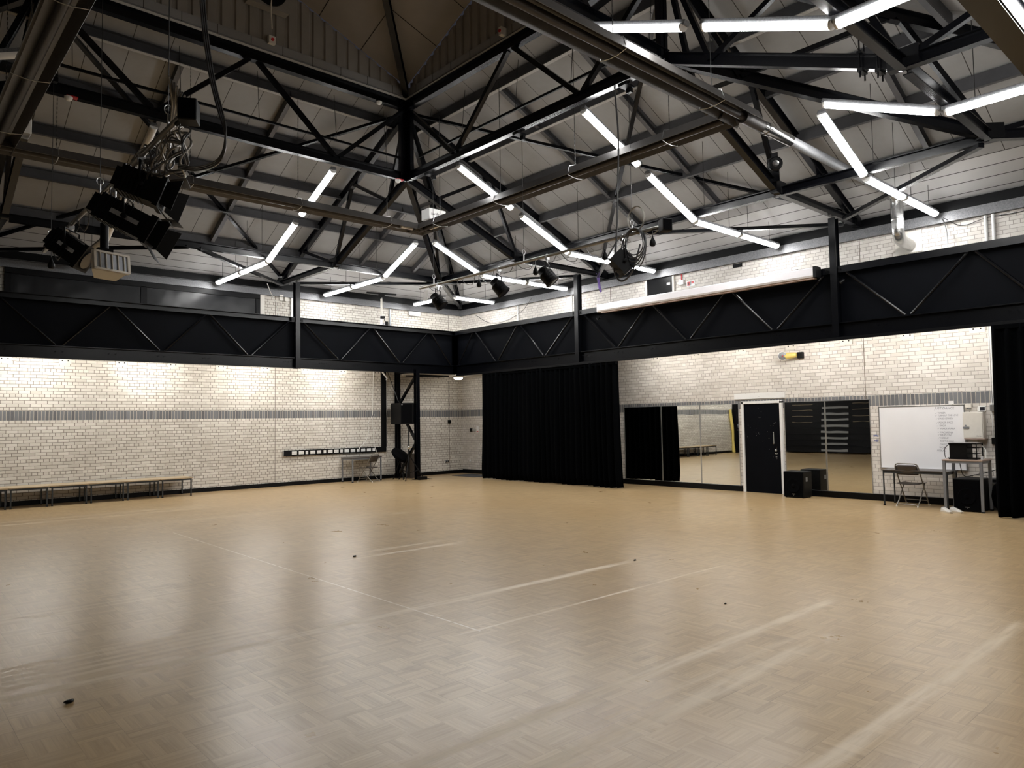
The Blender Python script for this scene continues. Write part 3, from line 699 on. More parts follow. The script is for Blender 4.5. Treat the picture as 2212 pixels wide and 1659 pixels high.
# ------------------------------------------------------------------ lantern bars
def yoke_lantern(t, c, R, L, r, doors=True, sq=True, stripe=False):
    """c: body centre, R: columns side, up, out (beam direction)"""
    s_, u_, o_ = R.col[0], R.col[1], R.col[2]; c = V(c)
    b = MB()
    if sq:
        b.obox(c, (2*r, 2*r, L), R)
        for k in range(6): b.obox(c - o_*(L*.46) + o_*(k*L*.10), (2*r+.025, 2*r+.02, .012), R)
        b.obox(c + o_*(L*.44), (2*r+.05, 2*r+.05, L*.12), R); b.obox(c - o_*(L*.56), (1.5*r, 1.5*r, L*.14), R)
    else:
        b.lathe([(r*.45,-L*.62),(r*.7,-L*.55),(r*.75,-L*.32),(r,-L*.22),(r,L*.40),(r*1.12,L*.42),(r*1.12,L*.5)], c, o_, 22)
        for k in range(5): b.lathe([(r*.98,-L*.18+k*.05),(r*1.06,-L*.17+k*.05),(r*1.06,-L*.15+k*.05),(r*.98,-L*.14+k*.05)], c, o_, 22)
    body = b.build('lamp_body', M['black'], t)
    b = MB(); b.lathe([(r*.86,L*.5),(r*.86,L*.5+.012),(0,L*.5+.02)], c, o_, 20); b.build('lens', M['lens'], body)
    if stripe:
        b = MB(); b.obox(c + u_*(r+.012) - s_*0 - o_*.1, (.05, .004, L*.42), R); b.obox(c - s_*(r+.014), (.004, .05, L*.5), R); b.build('name_strip', M['alu'], body)
    yk = MB(); e = r + .045
    yk.path([c - s_*e, c - s_*e + V((0,0,r+.10)), c + s_*e + V((0,0,r+.10)), c + s_*e], .012, 6)
    yk.build('yoke', M['black'], t)
    for e_ in (-1, 1):
        b = MB(); b.lathe([(.03,0),(.03,.025),(.012,.03)], c + s_*e_*(e-.01), s_*e_, 12); b.build('tilt_knob', M['black'], t)
    if doors:
        for k, (a1, a2) in enumerate(((u_, s_), (-u_, s_), (s_, u_), (-s_, u_))):
            b = MB(); p = c + o_*(L*.5+.01) + a1*(r+.02); q = p + o_*(r*1.15) + a1*(r*(.75 if k % 2 else .5)); w1, w2 = r*.9, r*1.25
            b.add([p-a2*w1, p+a2*w1, q+a2*w2, q-a2*w2, p-a2*w1+a1*.004, p+a2*w1+a1*.004, q+a2*w2+a1*.004, q-a2*w2+a1*.004], [(0,1,2,3),(7,6,5,4),(0,4,5,1),(1,5,6,2),(2,6,7,3),(3,7,4,0)])
            b.build('barn_door', M['black'], t)
    return body
def clamp(t, bar_x, y, z, c, r):
    b = MB(); b.obox((bar_x, y, z-.045), (.07, .05, .05)); b.tube((bar_x, y, z-.02), (bar_x, y, c[2]+r+.10), .014, 8); b.lathe([(.03,-.02),(.036,0),(.03,.02)], (bar_x, y, z), (0,1,0), 14); b.build('hook_clamp', M['alu'], t)
def bar(lb, x, y0, y1, z, hangs, top):
    t = thing('lighting_bar', lb, 'lighting bar', (x, (y0+y1)/2, z), 'lighting bars')
    b = MB(); b.tube((x,y0,z),(x,y1,z),.026,14); b.build('pipe', M['barm'], t)
    for y in hangs:
        b = MB(); b.tube((x,y,z+.02),(x,y,top),.0045,6); b.build('suspension_wire', M['wire'], t)
        b = MB(); b.path([(x+.035*math.cos(a), y, z+.18+.045*math.sin(a)) for a in [2*PI*i/14 for i in range(14)]], .005, 5, closed=True); b.tube((x,y,z+.02),(x,y,z+.14),.012,8); b.build('shackle', M['alu'], t)
        b = MB(); b.obox((x-.06, y, top+.02), (.20,.16,.03)); b.obox((x-.14,y-.06,top+.13),(.02,.02,.26)); b.obox((x-.14,y+.06,top+.13),(.02,.02,.26)); b.obox((x+.02,y,top-.03),(.06,.09,.07)); b.build('pulley_bracket', M['steel2'], t)
    return t
B1X, B1Z, B2X, B2Z = 2.03, 4.45, 8.95, 4.64
bar('grey lighting bar hung at the left, crowded with lanterns and cables', B1X, 6.5, 12.95, B1Z, (12.4, 9.45, 6.9), 6.98)
bar('slim grey lighting bar hung below the ring toward the far corner', B2X, 6.55, 12.87, B2Z, (12.35, 9.55, 7.05), 6.98)
def lantern(name, lb, bx, y, z, c, d, L, r, **kw):
    t = thing(name, lb, 'stage light', (bx, y, z), 'stage lanterns on the bars')
    R = aim(d); yoke_lantern(t, c, R, L, r, **kw); clamp(t, bx, y, z, c, r); return t
lantern('stage_lantern', 'black stage lantern nearest on the left bar, barn doors spread open', B1X, 7.75, B1Z, (B1X+.02, 7.75, 4.12), (.75,-.35,-.30), .42, .13)
lantern('stage_lantern', 'large black stage lantern with pale strips in the middle of the left bar', B1X, 8.75, B1Z, (B1X+.12, 8.70, 4.02), (.78,-.42,-.46), .62, .14, stripe=True)
lantern('stage_lantern', 'black stage lantern with one pale strip near the far end of the left bar', B1X, 11.0, B1Z, (B1X, 10.95, 4.10), (.62,-.45,-.55), .48, .15, doors=False, stripe=True)
for lb, y, d in (('black round stage lantern at the far end of the slim bar', 12.2, (.35,-.5,-.75)), ('black round stage lantern second from the far end of the slim bar', 10.25, (.35,-.5,-.75)),
                 ('black round stage lantern over the girder post on the slim bar', 8.95, (.35,-.5,-.75))):
    lantern('stage_lantern', lb, B2X, y, B2Z, (B2X, y, B2Z-.36), d, .30, .125, doors=False, sq=False)
lantern('stage_lantern', 'black square stage lantern under the coiled cables on the slim bar', B2X, 7.25, B2Z, (B2X, 7.25, B2Z-.42), (.45,-.35,-.60), .30, .14, doors=False)
# flood with a louvred front, below the left bar
t = thing('flood_light', 'pale box flood light with louvred front hanging under the left bar', 'stage light', (B1X, 9.35, B1Z))
c = V((B1X+.06, 9.15, 3.62)); R = aim((.30,-.90,.10)); s_, u_, o_ = R.col[0], R.col[1], R.col[2]
b = MB(); P8 = []
for k, (w_, h_, dd) in enumerate(((.215,.115,.0),(.20,.105,-.05),(.13,.03,-.30))):
    P8 += [c+o_*dd+s_*(a*w_)+u_*(e*h_) - (u_*.09 - s_*.10 if k == 2 else u_*0) for a, e in ((-1,-1),(1,-1),(1,1),(-1,1))]
b.add(P8, [(3,2,1,0)] + [(i*4+j, i*4+(j+1)%4, i*4+4+(j+1)%4, i*4+4+j) for i in (0,1) for j in range(4)] + [(8,9,10,11)]); body = b.build('housing', M['cream'], t)
b = MB(); b.obox(c+o_*.008, (.37,.18,.012), R, 0); b.build('lamp_glass', M['legs'], body)
b = MB()
for k in range(-2, 3): b.obox(c+o_*.022+s_*(k*.07), (.007,.18,.018), R)
b.obox(c+o_*.02+u_*.10, (.42,.022,.02), R); b.obox(c+o_*.02-u_*.10, (.42,.022,.02), R); b.obox(c+o_*.02+s_*.198, (.03,.21,.02), R); b.obox(c+o_*.02-s_*.198, (.03,.21,.02), R); b.build('louvre', M['cream'], body)
b = MB(); b.tube((B1X+.02,9.3,3.74),(B1X+.02,9.3,4.12),.045,14); b.obox((B1X+.02,9.3,3.77),(.16,.14,.05)); b.build('stem', M['black'], t)
b = MB(); b.tube((B1X+.02,9.3,4.12),(B1X+.02,9.3,4.42),.038,14); b.obox((B1X+.0,9.33,4.28),(.12,.09,.08)); b.build('spigot_clamp', M['chrome'], t)
# speakers on the bar ends
for lb, c in (('black box speaker on the near end of the left lighting bar', (B1X, 6.34, 4.42)), ('black box speaker on the near end of the slim bar', (B2X, 6.42, B2Z+.0))):
    t = thing('box_speaker', lb, 'speaker', c, 'box speakers on the bars'); c = V(c)
    b = MB(); R = Rz(-.5); b.obox(c, (.155,.17,.19), R); cab = b.build('cabinet', M['black'], t, .012)
    b = MB(); b.obox(c + R @ V((0,-.087,0)), (.135,.008,.17), R); b.build('grille', M['matt'], cab)
    b = MB(); b.tube(c + V((0,.09,-.02)), c + V((0,.32,0)), .022, 10); b.build('mount_arm', M['black'], t)
# cables at the left bar
t = thing('cable_bundle', 'thick looping dark cables tangled at the near end of the left bar', 'cable', (B1X, 6.9, B1Z))
for k in range(3):
    o = k*.016
    b = MB(); b.path(spline([(B1X-.1+o,5.86,7.1),(B1X-.1+o,5.87,6.0),(B1X-.05+o,5.92,5.2),(B1X+o,5.86,4.6),(B1X+.02+o,5.70,4.22),(B1X+.03,5.57,3.97+o),(B1X+.03,5.70,3.81+o),(B1X+.02,6.15,3.86+o),(B1X,6.6,4.0+o)], 8), .0085, 7); b.build('cable', M['cable'], t)
rc = random.Random(11)
for k in range(13):
    if k < 6: cy, cz, ry, rz = 7.85+rc.uniform(-.1,.1), 4.36+rc.uniform(-.05,.03), .44+rc.uniform(-.08,.06), .18+rc.uniform(-.04,.02)
    elif k < 10: cy, cz, ry, rz = 6.80+rc.uniform(-.12,.1), 4.20+rc.uniform(-.05,.05), .26+rc.uniform(-.08,.06), .20+rc.uniform(-.05,.05)
    else: cy, cz, ry, rz = 7.2+rc.uniform(-.1,.1), 4.3+rc.uniform(-.05,.05), .45, .10
    b = MB(); b.path([(B1X+.05+.05*math.sin(3*a+k), cy+ry*math.cos(a)*(1+.1*math.sin(2*a+k)), cz+rz*math.sin(a)) for a in [2*PI*i/30 for i in range(30)]], .0095, 6, closed=True); b.build('loop', M['cable'] if k % 3 else M['barm'], t)
for k in range(7):
    o = k*.022
    b = MB(); b.path(spline([(B1X-.1+o,6.55,4.78-o),(B1X+o*.5,6.8+o*.5,4.62),(B1X+.02+o*.3,7.0+o,4.42-o*.3),(B1X+.03,7.3+o,4.28),(B1X+.03,7.7+o,4.40),(B1X+.01,8.3,4.43+o*.25),(B1X,9.6,4.45+o*.2)], 7), .0095, 6); b.build('cable', M['cable'] if k % 3 else M['barm'], t)
for k in range(8):
    y = 7.9 + k*.55; b = MB(); dz = random.uniform(.12,.3)
    b.path(spline([(B1X+.02,y,B1Z+.02),(B1X+.04,y+.1,B1Z-dz*.6),(B1X+.02,y+.25,B1Z-dz),(B1X-.02,y+.42,B1Z-dz*.4),(B1X,y+.5,B1Z+.02)],6), .008, 6); b.build('loop', M['cable'], t)
t = thing('cable_coil', 'coiled dark cables and rope hanging on the near end of the slim bar', 'cable', (B2X, 7.0, B2Z))
for k in range(5):
    r = .20 + .025*k; b = MB()
    b.path([(B2X-.04+.03*math.sin(2*a+k), 6.98+r*math.cos(a)*.8, B2Z-.14-.03*k+r*1.05*math.sin(a)) for a in [2*PI*i/26 for i in range(26)]], .010, 6, closed=True); b.build('loop', M['cable'], t)
b = MB(); b.path([(B2X-.02, 6.95+.16*math.cos(a), B2Z+.22+.19*math.sin(a)) for a in [2*PI*i/22 for i in range(22)]], .012, 6, closed=True); b.build('loop', M['barm'], t)
b = MB(); b.path(spline([(B2X-.1,7.25,7.0),(B2X-.1,7.2,6.2),(B2X-.12,7.22,5.4),(B2X-.08,7.28,4.9),(B2X-.05,7.34,4.5),(B2X-.06,7.38,4.1),(B2X-.04,7.25,3.92),(B2X-.02,7.05,4.05),(B2X,6.9,4.45)],8), .015, 7); b.build('cable', M['cable'], t)
b = MB(); b.path(spline([(B2X,6.85,B2Z),(B2X+.02,6.7,B2Z-.08),(B2X+.02,6.55,B2Z-.02),(B2X,6.46,B2Z+.1)],6), .010, 6); b.build('cable', M['barm'], t)
for k in range(9):
    y = 7.6 + k*.56; b = MB(); dz = random.uniform(.08,.26)
    b.path(spline([(B2X,y,B2Z-.02),(B2X+.02,y+.12,B2Z-dz),(B2X,y+.3,B2Z-dz*.8),(B2X,y+.45,B2Z-.02)],6), .006, 5); b.build('loop', M['cable'], t)
for k, (x, y, z) in enumerate(((B2X, 6.66, B2Z-.20), (B2X, 9.25, B2Z-.22), (B2X, 10.85, B2Z-.20), (B2X, 7.62, B2Z-.24), (B1X, 12.35, B1Z-.30))):
    t = thing('plug_pear', ['black pear-shaped plug hanging beside the cable coil', 'black pear-shaped plug left of the lantern over the girder post', 'small black plug hanging midway along the slim bar', 'black round plug hanging left of the square lantern', 'black pear-shaped plug at the far end of the left bar'][k], 'plug', (x,y,z), 'hanging plugs')
    b = MB(); b.lathe([(.008,.10),(.014,.07),(.045,.0),(.05,-.04),(.03,-.07)], (x,y,z), (0,0,1), 14); b.build('plug_body', M['black'], t)
    b = MB(); b.tube((x,y,z+.09),(x,y,z+.22),.006,6); b.build('lead', M['cable'], t)
t = thing('label_card', 'white card dangling below the far end of the slim bar', 'card', (B2X, 12.62, B2Z-.2))
b = MB(); b.obox((B2X-.02,12.62,B2Z-.19),(.004,.16,.24),Matrix.Rotation(.25,3,'X')); b.build('card', M['white'], t)
t = thing('hanging_cloth', 'violet cloth strip tied at the truss end above the gallery door', 'cloth', (15.0, 12.9, 5.2))
b = MB(); b.path(spline([(14.9,12.98,5.75),(14.92,12.95,5.55),(14.9,12.9,5.35),(14.93,12.88,5.22)],6), .035, 8); b.build('strip', M['purple'], t)
# smoke detectors, lantern fan and sensors
for lb, p in (('white smoke detector under the ring near the top left',(2.33,13.0,6.99)), ('white smoke detector under the ring top chord',(8.04,13.0,8.57)), ('white smoke detector with red base at the ring corner',(8.50,13.0,6.98)), ('white smoke detector on the near left ring truss',(1.9,11.49,6.99))):
    t = thing('smoke_detector', lb, 'smoke detector', p, 'smoke detectors')
    b = MB(); b.lathe([(.06,0),(.06,-.025),(.045,-.05),(.025,-.065)], p, (0,0,1), 18); b.build('sensor_head', M['white'], t)
    b = MB(); b.obox((p[0]+.05,p[1]+.02,p[2]+.012),(.16,.10,.022)); b.build('base_plate', M['red'] if p[2] < 7.2 else M['black'], t)
t = thing('extract_fan', 'square extractor fan box on the ribbed lantern wall at the top edge', 'fan', (5.6, 13.05, 9.95))
b = MB(); b.box(5.18,5.98,12.90,13.08,9.66,10.42); fb = b.build('housing', M['corr'], t)
b = MB(); b.lathe([(.34,0),(.34,.03),(.30,.04)], (5.58,12.90,10.03),(0,-1,0),28); b.build('fan_ring', M['black'], fb)
b = MB(); b.path(spline([(5.62,12.88,10.0),(5.6,12.86,9.6),(5.63,12.9,9.25)],5), .014, 6); b.build('lead', M['cream'], t)
for lb, p, s in (('small pale isolator box under the extractor fan',(5.67,13.0,9.08),0), ('small pale isolator box on the right lantern wall',(8.72,9.78,8.98),1)):
    t = thing('isolator_box', lb, 'switch box', p, 'isolator boxes')
    b = MB(); b.obox(p, (.13,.08,.15)); b.build('case', M['cream'], t); b = MB(); b.lathe([(.03,0),(.03,.02)], V(p)+(V((0,-.04,0)) if s == 0 else V((-.065,0,0))), (0,-1,0) if s == 0 else (-1,0,0), 12); b.build('rotary_knob', M['red'], t)

for lb, y in (('black beam clamp on the overhead chord, the one nearer the truss node', 3.22), ('black beam clamp on the overhead chord, the one further from the node', 3.42)):
    t = thing('beam_clamp', lb, 'clamp', (8.8, y, 5.9), 'beam clamps'); z = zb(CY-y) if CY-y < DE else 5.75
    b = MB(); b.box(8.72,8.88,y-.03,y+.03,z-.13,z-.09); b.box(8.72,8.88,y-.03,y+.03,z+.09,z+.12); b.build('plate', M['steel2'], t)
    for x in (8.73, 8.87):
        b = MB(); b.tube((x,y,z-.20),(x,y,z+.26),.010,8); b.build('threaded_rod', M['steel'], t)
t = thing('round_spotlight', 'black round fitting on the truss web near the projector screen post', 'stage light', (11.72, 6.12, 6.1))
b = MB(); b.lathe([(.09,-.08),(.12,-.06),(.12,.05),(.10,.07)], (11.70,6.06,6.12), (-.8,-.5,-.2), 20); b.build('lamp_body', M['steel2'], t)
b = MB(); b.lathe([(.06,.072),(.055,.085),(0,.09)], (11.70,6.06,6.12), (-.8,-.5,-.2), 16); b.build('lens', M['chrome'], t)
b = MB(); b.bar((11.75,6.14,6.34),(11.84,6.16,5.86),.20,.03,up=(1,0,0)); b.build('mounting_plate', M['steel'], t)
# ------------------------------------------------------------------ left wall
for k, x in enumerate((2.38, 3.56, 4.77, 5.98, 7.20, 8.43, 9.64, 10.86, 12.05)):
    t = thing('bracket_plate', 'small two-hole plate at the top of the left wall, %s from the left edge' % ('first','second','third','fourth','fifth','sixth','seventh','eighth','ninth')[k], 'plate', (x, Y1, 3.33), 'walkway bracket plates')
    b = MB(); b.box(x-.13, x+.13, Y1-.02, Y1-.001, 3.255, 3.40); b.build('plate', M['cream'], t, .003)
    b = MB()
    for e in (-.06, .06): b.lathe([(.014,0),(.014,.006)], (x+e, Y1-.02, 3.335), (0,-1,0), 10)
    b.build('bolt_hole', M['black'], t)
for k, y in enumerate((11.51, 10.26, 9.03, 7.79, 6.57, 5.37, 4.15)):
    t = thing('bracket_plate', 'small two-hole plate at the top of the mirror wall, %s from the curtain' % ('first','second','third','fourth','fifth','sixth','seventh')[k], 'plate', (X1, y, 3.30), 'walkway bracket plates')
    b = MB(); b.box(X1-.02, X1-.001, y-.13, y+.13, 3.235, 3.375); b.build('plate', M['cream'], t, .003)
    b = MB()
    for e in (-.06, .06): b.lathe([(.014,0),(.014,.006)], (X1-.02, y+e, 3.315), (-1,0,0), 10)
    b.build('bolt_hole', M['black'], t)
# low benches in a row
def bench_proto():
    t = thing('low_bench', 'x', 'bench', (0,0,0), 'low benches along the left wall')
    b = MB(); b.box(-.382,.382,-.36,.36,.435,.462); b.build('top', M['wood'], t, .004)
    b = MB()
    for y in (-.335,.335): b.box(-.335,.335,y-.012,y+.012,.395,.435)
    for x in (-.325,.325): b.box(x-.012,x+.012,-.335,.335,.395,.435)
    b.build('under_frame', M['legsd'], t)
    for x in (-.335,.335):
        for y in (-.34,.34):
            b = MB(); b.box(x-.014,x+.014,y-.014,y+.014,.012,.435); lg = b.build('leg', M['legsd'], t)
            b = MB(); b.box(x-.017,x+.017,y-.017,y+.017,0,.02); b.build('foot_cap', M['black'], lg)
    return t
BP = bench_proto()
for k, x in enumerate((5.87, 5.095, 4.325, 3.555, 2.785, 2.015, 1.245)):
    o = BP if k == 0 else copy_tree(BP); o.location = (x, 19.34, 0)
    o['label'] = ['low bench table at the right end of the row by the left wall', 'low bench table second from the right end of the row', 'low bench table third from the right end of the row', 'low bench table fourth from the right end of the row',
                  'low bench table fifth from the right end of the row', 'low bench table cut by the left picture edge', 'low bench table beyond the left edge, seen in the mirror'][k]
# socket strip and its riser
t = thing('socket_strip', 'black trunking strip of white sockets with a riser on the left wall', 'socket strip', (10.5, Y1, .92))
b = MB(); b.box(8.96, 12.36, Y1-.06, Y1-.001, .84, 1.005); b.build('trunking', M['black'], t, .004)
b = MB(); b.box(12.20, 12.37, Y1-.06, Y1-.001, 1.0, 3.41); b.build('riser', M['black'], t, .004)
b = MB(); b.box(8.95, 8.962, Y1-.06, Y1-.001, .84, 1.005); b.build('end_cap', M['alu'], t)
for x0, x1 in ((9.20,9.36),(9.41,9.57),(9.62,9.71),(9.77,9.93),(9.98,10.12),(10.19,10.28),(10.33,10.49),(10.53,10.69),(10.74,10.83),(10.88,11.04),(11.09,11.25),(11.30,11.40),(11.45,11.60),(11.65,11.80),(11.85,11.95)):
    b = MB(); b.box(x0+.005, x1-.005, Y1-.07, Y1-.059, .882, .972); sp = b.build('socket_plate', M['white'], t, .003)
    b = MB(); n = 2 if x1-x0 > .12 else 1
    for j in range(n):
        cx = (x0+x1)/2 + (j-.5)*.07*(n-1)
        for dx, dz in ((0,.012),(-.011,-.008),(.011,-.008)): b.obox((cx+dx, Y1-.0705, .925+dz), (.006,.002,.008))
    b.build('pin_holes', M['legs'], sp)
def cable(name, lb, pts, r, mat, group=None, k=8):
    b = MB(); b.path(spline(pts, k), r, 7); return tag(b.build(name, mat), lb, 'cable', group)
cable('white_cable', 'white cable hanging down the left wall into the socket strip', [(11.93,Y1-.03,3.40),(11.90,Y1-.05,2.9),(11.88,Y1-.05,2.4),(11.86,Y1-.05,2.0),(11.72,Y1-.05,1.75),(11.72,Y1-.05,1.4),(11.58,Y1-.06,1.15),(11.42,Y1-.07,1.02),(11.36,Y1-.075,.94)], .011, M['wcable'], 'white wall cables')
cable('white_cable', 'thin white cable dropping to the end socket over the folding chair', [(11.93,Y1-.06,2.02),(11.86,Y1-.05,1.8),(11.90,Y1-.05,1.5),(11.90,Y1-.05,1.2),(11.93,Y1-.08,1.0),(11.97,Y1-.10,.88),(11.93,Y1-.09,.80)], .007, M['wcable'], 'white wall cables')
cable('white_cable', 'pale cable down the right edge of the black riser', [(12.40,Y1-.04,3.40),(12.385,Y1-.04,2.5),(12.40,Y1-.04,1.8),(12.38,Y1-.04,1.2),(12.395,Y1-.04,.72)], .012, M['wcable'], 'white wall cables')
t = thing('door_holder_arm', 'small white bracket arm at the top of the black riser', 'bracket', (12.28, Y1-.1, 3.3))
b = MB(); b.tube((12.2,Y1-.08,3.38),(12.36,Y1-.14,3.15),.028,10); b.tube((12.36,Y1-.14,3.15),(12.32,Y1-.14,3.10),.022,10); b.build('arm', M['white'], t)
t = thing('folding_rail', 'thin slanting steel rod beside the lattice column', 'rod', (12.6, Y1-.3, 2.8))
b = MB(); b.tube((12.42,Y1-.05,3.40),(12.66,19.45,2.42),.012,8); b.build('rod', M['wire'], t)
# lattice column
t = thing('lattice_column', 'black lattice steel column standing off the left wall with a speaker inside', 'column', (12.73, 19.05, 0))
for y, nm in ((18.52,'front_upright'),(19.60,'rear_upright')):
    b = MB(); b.isec((12.73,y,.012),(12.73,y,3.40),.14,.13,.012,.01,up=(0,1,0)); b.build(nm, M['steel'], t)
    b = MB(); b.box(12.60,12.86,y-.12,y+.12,0,.014); b.build('base_plate', M['steel2'], t)
for (y0,z0,y1,z1) in ((18.58,3.18,19.54,2.30),(19.54,2.24,18.58,1.18),(18.58,1.12,19.54,.14)):
    b = MB(); b.bar((12.73,y0,z0),(12.73,y1,z1),.07,.07,up=(1,0,0)); b.build('diagonal', M['steel'], t)
b = MB(); b.box(12.67,12.79,18.52,19.60,3.30,3.40); b.build('head_beam', M['steel'], t)
t = thing('loudspeaker', 'big black loudspeaker held inside the lattice column', 'speaker', (12.6, 19.05, 1.72))
b = MB(); P_ = [(12.30,18.86),(12.62,18.62),(12.66,19.42),(12.36,19.42)]
b.prism([(12.34,18.84),(12.64,18.62),(12.98,18.74),(12.98,19.34),(12.66,19.46),(12.36,19.42)], 2, 1.70, 2.36); cab = b.build('cabinet', M['black'], t, .012)
b = MB(); b.bar((12.355,18.826,2.03),(12.625,18.628,2.03),.006,.58); b.build('grille', M['matt'], cab)
b = MB(); b.obox((12.85,18.688,2.10),(.06,.004,.012),Rz(.34)); b.obox((12.37,18.80,2.31),(.035,.006,.035),Rz(-.63)); b.build('badge', M['alu'], cab)
# tripod stand, drum bag and bin at the foot of the column
t = thing('tripod_stand', 'black tripod stand with chrome clamp before the lattice column', 'stand', (12.42, 18.52, 0))
b = MB(); b.tube((12.42,18.52,.10),(12.42,18.52,1.0),.024,12); b.tube((12.42,18.52,1.0),(12.42,18.52,1.68),.016,12); b.build('pole', M['black'], t)
for a in (3.9, 5.75, 1.7):
    b = MB(); d = V((math.cos(a), math.sin(a), 0)); c = V((12.42,18.52,0))
    b.tube(c+V((0,0,.78)), c+d*.46+V((0,0,.02)), .014, 8); b.tube(c+V((0,0,.22)), c+d*.30+V((0,0,.30)), .009, 8); lg = b.build('leg', M['black'], t)
    b = MB(); b.ball(c+d*.465+V((0,0,.02)), .022, 10); b.build('rubber_foot', M['black'], lg)
b = MB(); b.lathe([(.03,-.04),(.04,-.02),(.04,.03),(.028,.05)], (12.42,18.52,.98), (0,0,1), 16); b.tube((12.38,18.46,1.0),(12.48,18.44,1.0),.018,8); b.build('clamp', M['chrome'], t)
t = thing('round_case', 'soft black round case leaning behind the tripod', 'case', (12.5, 18.95, .0))
b = MB(); b.lathe([(.27,-.07),(.31,-.04),(.31,.04),(.27,.07)], (12.42,18.98,.74), (.25,-.6,.75), 22); b.build('case_shell', M['matt'], t)
b = MB(); b.path(spline([(12.15,18.9,.78),(12.1,18.86,.72),(12.2,18.84,.66)],5),.012,6); b.build('strap', M['matt'], t)
for a in (.6, 2.4, 4.4):
    b = MB(); b.tube((12.45,19.0,.68),(12.45+.25*math.cos(a),19.0+.25*math.sin(a),.0),.012,8); b.build('stand_leg', M['black'], t)
t = thing('waste_bin', 'tapered brown bin behind the lattice column foot', 'bin', (13.02, 19.25, 0))
b = MB(); b.lathe([(.16,0),(.165,.02),(.235,.74),(.245,.76),(.225,.76),(.15,.04)], (13.02,19.28,0), (0,0,1), 24); b.build('tub', M['chairp'], t)
t = thing('column_foot_box', 'small black box on the floor at the column foot', 'box', (12.78, 18.33, 0))
b = MB(); b.box(12.62,12.92,18.27,18.40,0,.10); b.build('case', M['black'], t, .006)
b = MB(); b.path(spline([(12.9,18.33,.05),(13.0,18.28,.02),(13.06,18.20,.012)],5),.010,6); b.build('lead', M['black'], t)
# table and folding chair on the left
def table(name, lb, c, w, d, h, rot, top, leg, s=.035, r=0):
    t = thing(name, lb, 'table', (c[0], c[1], 0)); t.rotation_euler = (0,0,0); R = Rz(rot); C0 = V((c[0],c[1],0))
    def q(x, y, z): return C0 + R @ V((x,y,z))
    b = MB(); b.obox(q(0,0,h-.012), (w,d,.024), R); b.build('top', top, t, .004)
    for e in (-1,1):
        b = MB(); b.obox(q(0,e*(d/2-.03),h-.045),(w-.06,.022,.042),R); b.build('rail', leg, t)
        b = MB(); b.obox(q(e*(w/2-.03),0,h-.045),(.022,d-.06,.042),R); b.build('rail', leg, t)
    for ex in (-1,1):
        for ey in (-1,1):
            b = MB(); p = q(ex*(w/2-.03),ey*(d/2-.03),0)
            if r: b.tube(p+V((0,0,.02)), p+V((0,0,h-.024)), r, 12)
            else: b.obox(p+V((0,0,(h-.024)/2+.01)),(s,s,h-.044),R)
            lg = b.build('leg', leg, t); b = MB(); b.obox(p+V((0,0,.012)),(s+.004,s+.004,.024),R); b.build('foot_cap', M['black'], lg)
    return t
table('small_table', 'dark topped table with grey legs under the socket strip', (11.33,19.44), 1.12, .56, .73, .13, M['woodd'], M['legs'], .034)
def folding_chair(lb, c, rot):
    t = thing('folding_chair', lb, 'chair', (c[0],c[1],0), 'folding chairs'); R = Rz(rot); C0 = V((c[0],c[1],0))
    def q(x, y, z): return C0 + R @ V((x,y,z))
    b = MB()
    for a in range(2): pass
    ptsf = [q(-.20,.27,.0),q(-.205,.0,.42),q(-.205,-.16,.66)] + [q(-.205+.06*(1-math.cos(u)),-.205-.02*math.sin(u),.74+.07*math.sin(u)) for u in (0,.5,1.0,PI/2)] + [q(.205-.06*(1-math.cos(u)),-.205-.02*math.sin(u),.74+.07*math.sin(u)) for u in (PI/2,1.0,.5,0)] + [q(.205,-.16,.66),q(.205,.0,.42),q(.20,.27,.0)]
    b.path(ptsf, .0115, 8); b.build('back_frame', M['chairm'], t)
    b = MB(); rows = []
    for j in range(5):
        z = .60 + .185*j/4; rows.append([q(x, -.155-.07*(j/4) - .03*(1-(x/.19)**2), z - (.02 if j == 4 and abs(x) > .15 else 0)) for x in [-.19+.38*i/8 for i in range(9)]])
    b.grid(rows); b.build('backrest', M['chairp'], t, 0, .012)
    b = MB(); rows = []
    for j in range(6):
        y = -.19 + .40*j/5; rows.append([q(x*(1-.06*(j == 0)), y, .435 - .014*(1-(x/.2)**2)) for x in [-.2+.4*i/8 for i in range(9)]])
    b.grid(rows); b.build('seat', M['chairp'], t, 0, .016)
    b = MB(); b.path([q(-.18,.14,.42)] + [q(-.185+.0*u,.14-.36*u,.42-.40*u) for u in (.2,.5,.8)] + [q(-.185,-.25,.02),q(-.15,-.262,.05),q(.15,-.262,.05),q(.185,-.25,.02)] + [q(.185,.14-.36*u,.42-.40*u) for u in (.8,.5,.2)] + [q(.18,.14,.42)], .0115, 8); b.build('rear_leg_frame', M['chairm'], t)
    for x in (-1,1):
        b = MB(); b.tube(q(x*.2,.27,0),q(x*.2,.255,.03),.015,10); b.tube(q(x*.185,-.255,0),q(x*.185,-.245,.03),.015,10); b.build('foot_cap', M['cream'], t)
    b = MB(); b.tube(q(-.2,.21,.10),q(.2,.21,.10),.009,8); b.build('cross_bar', M['chairm'], t)
    return t
folding_chair('brown folding chair pulled out by the table under the socket strip', (11.33,19.02), .40)
